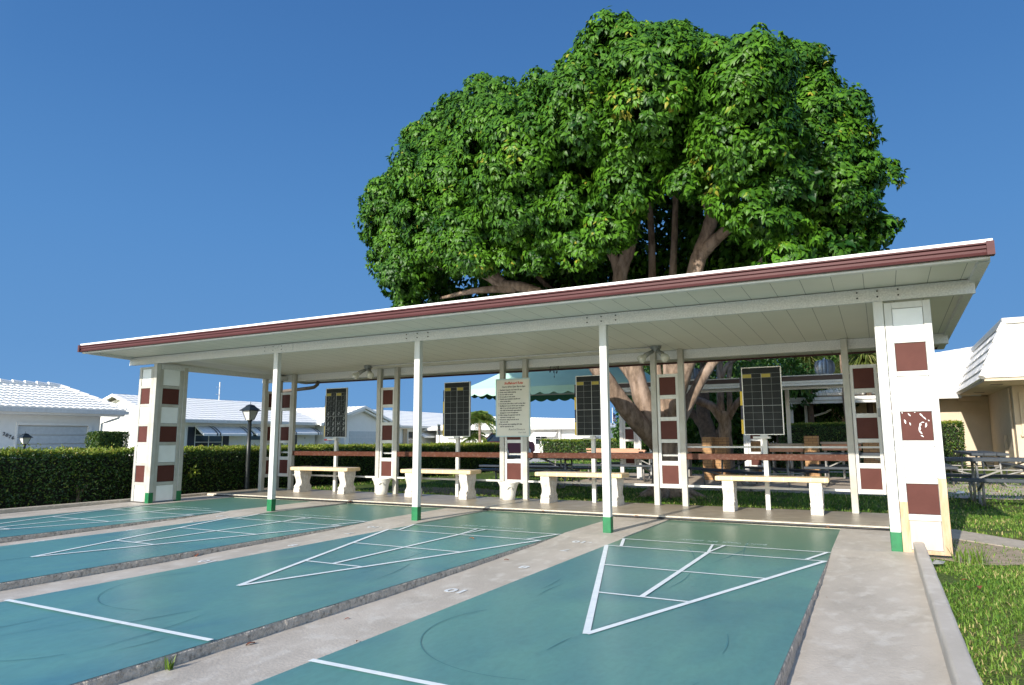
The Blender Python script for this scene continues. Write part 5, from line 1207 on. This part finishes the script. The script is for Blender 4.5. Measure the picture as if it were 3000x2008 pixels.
# flag pole
o=empty('flagpole',(-30,83.9,ZG),'distant white flagpole with a small striped flag, right of the tallest front post','flagpole')
part(lambda q:q.tube([(-30,83.9,ZG),(-30,83.9,5.0)],.06,8),'pole','white',o)
f=MB(); W_=1.1
for k in range(7):
    q=MB(); a=4.3-.15*k
    pts=[(-29.95+.03*math.sin(t*5),84.0+W_*t,a-.35*t+.05*math.sin(t*6)) for t in np.linspace(0,1,8)]
    q.v=[p for x_,y_,z_ in pts for p in ((x_,y_,z_),(x_,y_,z_-.15),(x_-.02,y_,z_),(x_-.02,y_,z_-.15))]
    for i in range(7):
        q.f+=[(i*4,i*4+4,i*4+5,i*4+1),(i*4+2,i*4+3,i*4+7,i*4+6)]
    q.build('flag_stripe',M['flagred' if k%2==0 else 'flagwhite'],o)
part(lambda q:q.box(-29.93,-29.90,84.0,84.45,3.72,4.28),'flag_canton','flagblue',o)

# ------------------------------------------------------------------ green canopy
o=empty('canopy',(-7.2,15.3,ZG),'pale green canvas canopy with scalloped valance on posts, beyond the shelter','canopy')
cx0,cx1,cy0,cy1,zc=-9.55,-4.0,14.0,17.2,2.42; rx0,rx1,ry,rz=-7.6,-5.6,15.6,3.75
q=MB(); n=10
def curve(a,b,t):
    p=Vector(a).lerp(Vector(b),t); p.z-=.10*math.sin(math.pi*t); return tuple(p)
for (A,B,C_,D_) in (((cx0,cy0,zc),(cx1,cy0,zc),(rx0,ry,rz),(rx1,ry,rz)),((cx1,cy0,zc),(cx1,cy1,zc),(rx1,ry,rz),(rx1,ry,rz)),((cx1,cy1,zc),(cx0,cy1,zc),(rx1,ry,rz),(rx0,ry,rz)),((cx0,cy1,zc),(cx0,cy0,zc),(rx0,ry,rz),(rx0,ry,rz))):
    b=len(q.v)
    for i in range(n+1):
        for j in range(2): q.v.append(curve((A,B)[j],(C_,D_)[j],i/n))
    for i in range(n): q.f.append((b+2*i,b+2*i+1,b+2*i+3,b+2*i+2))
q.build('canopy_top',M['awngreen'],o,smooth=False)
def valance(A,B,nm,mm,s=.42):
    A=Vector(A);B=Vector(B); L_=(B-A).length; ns=int(L_/s); q=MB(); r=10
    for i in range(ns*r+1):
        u=i/(ns*r); p=A.lerp(B,u); dz=.16+.07*abs(math.sin(math.pi*u*ns)); q.v+=[tuple(p),(p.x,p.y,p.z-dz)]
    for i in range(ns*r): q.f.append((2*i,2*i+2,2*i+3,2*i+1))
    v=q.build(nm,M[mm],o); md=v.modifiers.new('thick','SOLIDIFY'); md.thickness=.006
valance((cx0,cy0,zc),(cx1,cy0,zc),'valance','awngreen'); valance((cx0,cy1,zc-.02),(cx1,cy1,zc-.02),'valance','awngreend'); valance((cx0,cy0,zc),(cx0,cy1,zc),'valance','awngreend'); valance((cx1,cy0,zc),(cx1,cy1,zc),'valance','awngreend')
for x,y in ((cx1-.2,cy0+.2),(cx1-.2,cy1-.2)): part(lambda q:q.tube([(x,y,ZG),(x,y,zc-.05)],.04,10),'post','white',o)
part(lambda q:(q.bar((cx0+.1,cy0+.1,zc-.03),(cx1-.1,cy0+.1,zc-.03),.04,.04),q.bar((cx0+.1,cy1-.1,zc-.03),(cx1-.1,cy1-.1,zc-.03),.04,.04),q.bar((cx1-.2,cy0,zc-.03),(cx1-.2,cy1,zc-.03),.04,.04)),'frame','alu',o)

# ------------------------------------------------------------------ second shelter
s2=empty('shelter',(-1.5,16,-.12),'second flat roofed shelter over the picnic tables with dark fascia and round vents','shelter')
X0,X1=-5.1,1.95; YF=14.0
part(lambda q:q.prism([(YF+.02,2.16),(YF+3.4,2.40),(YF+3.4,2.56),(YF+.02,2.37)],X0,X1,'x'),'roof','soffit',s2)
part(lambda q:q.box(X0-.01,X1+.01,YF-.05,YF+.018,2.275,2.378),'fascia','shadefascia',s2)
part(lambda q:q.box(X0-.01,X1+.01,YF-.06,YF+.02,2.380,2.400),'roof_covering','whitetex',s2)
part(lambda q:(q.box(X0,X1,YF-.035,YF+.018,2.225,2.272),q.box(X0,X1,YF-.01,YF+.018,2.160,2.222)),'fascia_strip','whitetex',s2)
for y,zb in ((YF+.35,2.10),(YF+3.0,2.28)): part(lambda q:q.box(X0,X1-.2,y,y+.08,zb,zb+.075),'beam','whitetex',s2)
for x,y in ((-4.78,YF+.36),(-4.33,YF+.36),(-1.61,YF+.36),(-1.22,YF+.36),(1.35,YF+.36),(1.75,YF+.36),(-4.78,YF+3.0),(-4.33,YF+3.0),(-.9,YF+3.0),(1.7,YF+3.0)):
    z0=-.12
    part(lambda q:q.box(x,x+.10,y-.09,y-.001,z0,2.10 if y<YF+1 else 2.28),'post','white',s2,bevel=.006)
for x0 in (-4.675,-1.505,1.445):
    f=part(lambda q:(q.box(x0,x0+.05,YF+.28,YF+.32,.25,1.86),q.box(x0+.285,x0+.335,YF+.28,YF+.32,.25,1.86),[q.box(x0+.0505,x0+.2845,YF+.282,YF+.318,a,b) for a,b in ((1.82,1.86),(1.51,1.56),(1.20,1.25),(.88,.93),(.57,.62),(.25,.30))]),'ladder_screen','white',s2)
    for a,b in ((1.561,1.819),(.931,1.199),(.301,.569)): part(lambda q:q.box(x0+.051,x0+.284,YF+.293,YF+.304,a,b),'maroon_square','maroon',f)
def roof_vent(x,y,z,r,lab):
    o=empty('roof_vent',(x,y,z),lab,'roof vent','round turbine vents on the second shelter')
    m=MB(); m.tube([(0,0,-.06),(0,0,.03)],r*.72,20); m.build('vent_neck',M['vent'],o,world=False)
    m=MB(); nb=15
    for k in range(nb):
        a0=2*math.pi*k/nb; 
        for i in range(8):
            t0=i/8*math.pi;t1=(i+1)/8*math.pi
            def pp(t,da,rr): 
                R2=r*(.62+.38*math.sin(t)); z_=.03+r*.72*(1-math.cos(t)); return (R2*rr*math.cos(a0+da),R2*rr*math.sin(a0+da),z_)
            m.add([pp(t0,0,1),pp(t0,2*math.pi/nb*1.02,.72),pp(t1,2*math.pi/nb*1.02,.72),pp(t1,0,1)],[(0,1,2,3)])
    v=m.build('vent_vanes',M['vent'],o,world=False)
    m=MB(); m.lathe([(r*.60,.03+r*1.40),(r*.64,.03+r*1.45),(r*.2,.03+r*1.52),(.02,.03+r*1.55)],20); m.tube([(0,0,.03+r*1.5),(0,0,.05+r*1.62)],.02,8); m.build('vent_cap',M['vent'],o,world=False)
roof_vent(-2.86,YF+.75,2.44,.20,'round galvanised turbine vent on the second shelter roof, left of the large blackboard')
roof_vent(.27,YF+.75,2.43,.235,'round galvanised turbine vent on the second shelter roof, right of the large blackboard')

# brick grill pillars
def pillar(x0,x1,y0,y1,h,lab):
    o=empty('brick_pillar',((x0+x1)/2,(y0+y1)/2,-.12),lab,'brick pillar','tan brick pillars by the picnic tables')
    part(lambda q:q.box(x0,x1,y0,y1,-.12,h),'brickwork','brick',o,bevel=.006)
    return o
o=pillar(-2.76,-2.52,14.9,15.5,.98,'wide tan brick pillar in front of the forked tree, leftmost'); part(lambda q:q.box(-2.519,-2.20,15.15,15.6,-.12,.97),'brick_wing','brick',o)
pillar(-1.78,-1.38,16.4,16.9,.86,'tan brick pillar partly hidden behind the largest blackboard post')
pillar(-.43,-.10,16.25,16.75,1.0,'tan brick pillar with a sunlit patch, right of the largest blackboard')
pillar(.93,1.3,16.6,17.1,.82,'low tan brick pillar seen through the rightmost ladder screen')
def counter(x0,x1,y,z,lab,mm='lumber'):
    o=empty('counter',((x0+x1)/2,y,-.11),lab,'counter','low serving counters between the brick pillars')
    part(lambda q:q.box(x0,x1,y,y+.5,z-.06,z),'top','paving',o,bevel=.01)
    part(lambda q:q.box(x0+.03,x1-.03,y+.04,y+.08,z-.22,z-.062),'front_board',mm,o)
    for x in (x0+.08,(x0+x1)/2,x1-.12): part(lambda q:q.box(x,x+.05,y+.1,y+.4,-.11,z-.062),'leg','galv',o)
counter(-1.36,-.45,16.5,.80,'low counter with pinkish boards between the two middle brick pillars')
counter(-.08,.92,16.75,.84,'low counter with pinkish boards right of the sunlit brick pillar')
counter(-4.2,-2.8,16.2,.80,'low counter left of the widest brick pillar, beyond the trunk')

# ------------------------------------------------------------------ picnic tables
def picnic(lab,x,y,rz,zg,h=.70,L=2.3,mt='picnic',hb=.42,wt=.70,off=.72):
    o=empty('picnic_table',(x,y,zg),lab,'picnic table','picnic tables on the lawn and paving'); o.rotation_euler=(0,0,rz)
    m=MB(); n=3; w=wt/n
    for k in range(n): m.box(-L/2,L/2,-wt/2+k*w+.006,-wt/2+(k+1)*w-.006,h-.05,h)
    m.box(-L/2+.01,L/2-.01,-wt/2+.02,wt/2-.02,h-.052,h-.051)
    m.build('table_top',M[mt],o,world=False,bevel=.008)
    for s in (-1,1):
        m=MB(); m.box(-L/2,L/2,s*off-.125,s*off+.125,hb-.05,hb); m.build('seat',M[mt],o,world=False,bevel=.008)
    for ex in (-1,1):
        xx=ex*(L/2-.42)
        for s in (-1,1):
            m=MB(); pts=[(xx,s*.16,h-.055),(xx,s*.24,h*.72),(xx,s*.40,h*.33),(xx,s*.52,.12),(xx,s*.56,.02)]; 
            m.tube([(xx,s*.20,h-.055),(xx,s*.22,.30),(xx,s*.24,.12),(xx,s*.30,.03),(xx,s*.62,.02)],.022,8); m.tube([(xx,s*.23,.24),(xx,s*.45,.30),(xx,s*off,hb-.055)],.020,8); m.tube([(xx,s*(off-.02),hb-.055),(xx,s*(off-.03),.2),(xx,s*(off-.06),.02)],.020,8)
            m.build('leg',M['galv'],o,world=False,smooth=True)
        m=MB(); m.bar((xx,-off,hb-.065),(xx,off,hb-.065),.03,.025); m.bar((xx,-.33,h-.065),(xx,.33,h-.065),.03,.025); m.build('cross_bar',M['galv'],o,world=False)
        m=MB(); m.bar((xx,0,hb-.05),(ex*.15,0,h-.06),.025,.025); m.build('brace',M['picnicdark' if mt=='picnicdark' else 'galv'],o,world=False)
    return o
picnic('dark picnic table under the rules sign between the second and third benches',-5.55,10.9,.06,-.11,h=.68,mt='picnicdark',hb=.41)
picnic('dark picnic table behind the third bench, carrying the stack of pink boards',-4.55,14.0,-.03,-.11,h=.70,mt='picnic',hb=.42)
picnic('dark picnic table farther back between the rules sign and the third blackboard',-6.8,13.1,.08,-.11,h=.66,mt='picnicdark',hb=.40)
picnic('dark blue picnic table set at an angle behind the largest blackboard post',-1.08,12.13,-.80,-.105,h=.69,mt='picnicdark',hb=.41,L=2.5)
picnic('grey picnic table behind the rightmost ladder screen',.95,14.0,.02,-.105,h=.72,hb=.43)
picnic('long grey picnic table on the right lawn, nearest the end panel',3.5,10.35,.03,-.12,h=.74,hb=.44,L=2.5,wt=.66)
picnic('grey picnic table turned end on, farther back on the right lawn',3.35,16.2,R_(91),-.12,h=.73,hb=.43,L=3.4,wt=.68)
o=empty('lumber_stack',(-4.85,14.0,.59),'stack of pink sawn boards lying on a picnic table','lumber')
g=random.Random(4)
for k in range(7): part(lambda q:q.box(-5.6+g.uniform(0,.25),-4.15+g.uniform(0,.25),13.82+.13*(k%3),13.94+.13*(k%3),.592+.036*(k//3),.625+.036*(k//3)),'board','lumber',o)

# ------------------------------------------------------------------ carport and cream buildings
o=empty('carport',(0,24,ZG),'white flat roofed carport on posts behind the tall square hedge','carport')
part(lambda q:q.box(-1.60,2.2,23.7,27.2,2.285,2.40),'roof','white',o)
part(lambda q:q.box(-1.50,2.1,23.75,23.83,2.17,2.28),'beam','white',o)
part(lambda q:q.bar((-1.50,23.8,2.20),(-1.9,26.5,2.12),.06,.09),'beam','white',o)
for x,y in ((-1.53,23.76),(-1.16,25.2),(1.55,23.76)): part(lambda q:q.box(x,x+.11,y,y+.1,ZG,2.168),'post','white',o)
part(lambda q:q.tube([(-.25,25.4,2.0),(-.42,25.3,1.90),(-.9,25.2,1.74),(-1.0,25.2,1.66),(-1.0,25.2,.5)],.04,8),'downpipe','white',o)
o=empty('house',(.9,28,ZG),'cream sided bungalow with white roof behind the carport','house')
part(lambda q:q.box(-.30,3.6,27.3,31,ZG,2.55),'wall','cream',o)
part(lambda q:[q.box(-.28+.16*k,-.28+.16*k+.03,27.24,27.298,ZG,2.4) for k in range(12)],'siding_batten','cream',o)
part(lambda q:(q.box(-.75,3.8,26.3,31,2.56,2.62),),'soffit','cream',o)
q=MB(); tile_slope(q,(-.95,26.2,2.64),(3.8,26.2,2.64),(.1,28.2,3.15),(3.8,28.2,3.15),5,14,amp=.02,step=.05,res=4); q.build('roof',M['tile'],o)

o=empty('building',(7,23,ZG),'cream stuccoed building with a white shingled mansard roof at the right edge','building')
def shingles(mb,A,B,C_,D_,rows,cols,step=.05,gap=.012):
    A,B,C_,D_=map(Vector,(A,B,C_,D_)); n=((B-A).cross(C_-A)).normalized()
    g=random.Random(2)
    for r in range(rows):
        a=A.lerp(C_,r/rows); b=B.lerp(D_,r/rows); c=A.lerp(C_,(r+1)/rows); d=B.lerp(D_,(r+1)/rows); u=0; 
        edges=[0]
        while edges[-1]<1: edges.append(min(1,edges[-1]+g.uniform(.75,1.25)/cols))
        for k in range(len(edges)-1):
            u0=edges[k]+(.0 if k==0 else gap/ (B-A).length*.5); u1=edges[k+1]; h=step*g.uniform(.85,1.1)
            p0=a.lerp(b,u0)+n*h; p1=a.lerp(b,u1)+n*h; p2=c.lerp(d,u1)+n*.004; p3=c.lerp(d,u0)+n*.004
            q0=a.lerp(b,u0)-n*.02; q1=a.lerp(b,u1)-n*.02
            mb.add([p0,p1,p2,p3,q0,q1],[(0,1,2,3),(4,5,1,0),(4,0,3),(5,2,1)])
q=MB(); E0=(3.904,19.0,2.52);E1=(14,19.0,2.52);T0=(4.62,19.75,4.10);T1=(14,19.75,4.10);B0=(3.904,26.9,2.52);BT=(4.62,26.9,4.10)
shingles(q,E0,E1,T0,T1,5,22); shingles(q,B0,E0,BT,T0,5,14)
mr=q.build('mansard_roof',M['tile'],o)
q=MB()
for k in range(5):
    a=Vector(E0).lerp(Vector(T0),k/5+.005); b=Vector(E0).lerp(Vector(T0),(k+1)/5+.015); n_=Vector((-.6,-.6,.4)).normalized(); q.tube([a+n_*.055,b+n_*.02],[.085,.075],10)
q.build('hip_tiles',M['tile'],mr)
part(lambda q:(q.box(4.53,14,19.62,27,4.06,4.22),q.box(4.60,14,19.70,27,4.00,4.059)),'roof_edge','white',o,bevel=.02)
part(lambda q:q.box(3.93,14,19.02,27.3,2.45,2.515),'soffit','cream',o)
for y in (20.6,24.6): part(lambda q:q.box(4.25,4.55,y,y+.25,2.440,2.449),'soffit_vent','pipebrown',o)
part(lambda q:q.box(4.88,14,21.6,27.0,ZG,2.449),'wall','cream',o)
part(lambda q:q.box(3.3,4.879,26.9,27.1,ZG,2.449),'wall','cream',o)
part(lambda q:q.box(3.95,4.878,26.7,26.899,2.25,2.40),'ledger','cream',o)
# louvred window with hood on the front wall
w=part(lambda q:(q.box(5.02,5.36,21.54,21.599,1.02,2.26),q.box(5.44,5.80,21.54,21.599,1.02,2.26),q.box(4.98,5.9,21.50,21.599,.96,1.015)),'shutter_frame','cream',o)
part(lambda q:q.box(5.365,5.435,21.57,21.598,1.02,2.26),'window_gap','glass',w)
part(lambda q:(q.box(4.885,4.90,22.5,22.9,.45,1.2),q.box(4.80,4.879,23.4,23.6,.3,1.0)),'meter_box','cream',o)
part(lambda q:q.tube([(4.84,21.9,2.4),(4.84,21.9,.1)],.03,8),'downpipe','cream',o)
# wing behind with low sloped roof
o=empty('building',(2.4,29,ZG),'cream wing with a bright white sloped roof and beige window, behind the end panel','building')
part(lambda q:q.box(-.2+3.7,4.05,27.2,31,ZG,2.3) if False else q.box(2.3,4.2,27.2,30,ZG,2.3),'wall','cream',o)
q=MB(); tile_slope(q,(2.0,26.0,2.44),(4.6,26.0,2.44),(2.0,29.8,4.2),(6.2,29.8,4.75),18,12,amp=.012,step=.03,res=4); q.build('roof',M['tile'],o)
part(lambda q:q.box(2.0,4.0,25.86,25.98,2.33,2.46),'gutter','white',o)
w=part(lambda q:(q.box(3.2,3.80,27.12,27.199,1.2,2.10),q.box(3.25,3.9,27.05,27.199,2.101,2.16)),'window','white',o)
part(lambda q:(q.box(3.22,3.47,27.10,27.119,1.22,2.06),q.box(3.51,3.76,27.10,27.119,1.22,2.06)),'blind','blind',w)
# pale litter on lawn
m=MB(); m.add([(1.62,2.98,.0),(1.70,2.97,.01),(1.72,3.04,.02),(1.65,3.06,.025),(1.66,3.0,.03)],[(0,1,4),(1,2,4),(2,3,4),(3,0,4)]); tag(m.build('crumpled_scrap',M['greybox']),'small crumpled grey scrap beside the kerb on the lawn','litter')
m=MB(); m.add([(2.50,12.0,-.08),(2.62,12.0,-.07),(2.66,12.05,-.05),(2.55,12.08,-.03),(2.58,12.0,-.03)],[(0,1,4),(1,2,4),(2,3,4),(3,0,4)]); tag(m.build('paper_scrap',M['pane']),'crumpled white paper scrap on the shaded right lawn','litter')

# ------------------------------------------------------------------ sky, sun, camera
SUN_EL=math.atan(.445/math.sqrt(1+.117**2)); AZ=math.atan2(-.117,-1.0)   # direction to the sun: -Y, slightly -X
w=bpy.data.worlds.new('World'); scene.world=w; w.use_nodes=True; nt=w.node_tree; bg=nt.nodes['Background']
sk=nt.nodes.new('ShaderNodeTexSky'); sk.sky_type='NISHITA'; sk.sun_disc=False; sk.sun_elevation=SUN_EL
sdir=Vector((-.117,-1,.445)).normalized()
sk.sun_rotation=math.atan2(sdir.x,sdir.y); sk.air_density=1.0; sk.dust_density=.3; sk.ozone_density=2.0; sk.altitude=0
EXPO=.65
kx=2**-EXPO
tc=nt.nodes.new('ShaderNodeTexCoord'); sp=nt.nodes.new('ShaderNodeSeparateXYZ'); nt.links.new(tc.outputs['Generated'],sp.inputs[0])
cr=nt.nodes.new('ShaderNodeValToRGB'); e=cr.color_ramp.elements
def lin(c): return tuple(((v/255+.055)/1.055)**2.4*kx for v in c)
e[0].position=0.0; e[0].color=(*lin((114,164,216)),1); e[1].position=.62; e[1].color=(*lin((64,112,174)),1)
for p_,c_ in ((.12,(100,152,208)),(.28,(88,142,202)),(.45,(74,126,188))):
    x_=e.new(p_); x_.color=(*lin(c_),1)
nt.links.new(sp.outputs[2],cr.inputs[0])
# the half of the sky towards the sun is the physical sky, the half opposite the sun the deeper blue one
dt=nt.nodes.new('ShaderNodeVectorMath'); dt.operation='DOT_PRODUCT'; nt.links.new(tc.outputs['Generated'],dt.inputs[0]); dt.inputs[1].default_value=Vector((sdir.x,sdir.y,.0)).normalized()
mr=nt.nodes.new('ShaderNodeMapRange'); mr.interpolation_type='SMOOTHSTEP'; mr.inputs['From Min'].default_value=-.28; mr.inputs['From Max'].default_value=.12; nt.links.new(dt.outputs['Value'],mr.inputs['Value'])
sc_=nt.nodes.new('ShaderNodeMix'); sc_.data_type='RGBA'; sc_.blend_type='MULTIPLY'; sc_.inputs['Factor'].default_value=1; nt.links.new(sk.outputs[0],sc_.inputs['A']); sc_.inputs['B'].default_value=(.17,.17,.17,1)
mx=nt.nodes.new('ShaderNodeMix'); mx.data_type='RGBA'; nt.links.new(mr.outputs[0],mx.inputs['Factor']); nt.links.new(cr.outputs[0],mx.inputs['A']); nt.links.new(sc_.outputs['Result'],mx.inputs['B'])
nt.links.new(mx.outputs['Result'],bg.inputs[0]); bg.inputs[1].default_value=1.0
sl=bpy.data.lights.new('sun','SUN'); sl.energy=4.2; sl.angle=R_(.53); sl.color=(1,.93,.82)
so=bpy.data.objects.new('sun',sl); COL.objects.link(so); so.rotation_euler=sdir.to_track_quat('Z','Y').to_euler(); so.location=(0,-20,20)

C=Vector((1.3505,-3.2776,.96)); yaw,pit,rol=-.49,.1397,.0042
cy,sy=math.cos(yaw),math.sin(yaw); cp,sp=math.cos(pit),math.sin(pit)
fwd=Vector((sy*cp,cy*cp,sp)); right=Vector((cy,-sy,0)); down=fwd.cross(right)
cr,sr=math.cos(rol),math.sin(rol); r2=right*cr+down*sr; d2=down*cr-right*sr
cam=bpy.data.cameras.new('camera'); co=bpy.data.objects.new('camera',cam); COL.objects.link(co)
co.matrix_world=Matrix(((r2.x,-d2.x,-fwd.x,C.x),(r2.y,-d2.y,-fwd.y,C.y),(r2.z,-d2.z,-fwd.z,C.z),(0,0,0,1)))
cam.sensor_width=36; cam.lens=2003.4/3000*36; cam.clip_start=.05; cam.clip_end=3000
scene.camera=co
vs=scene.view_settings; vs.view_transform='Standard'; vs.look='None'; vs.exposure=EXPO; vs.gamma=1
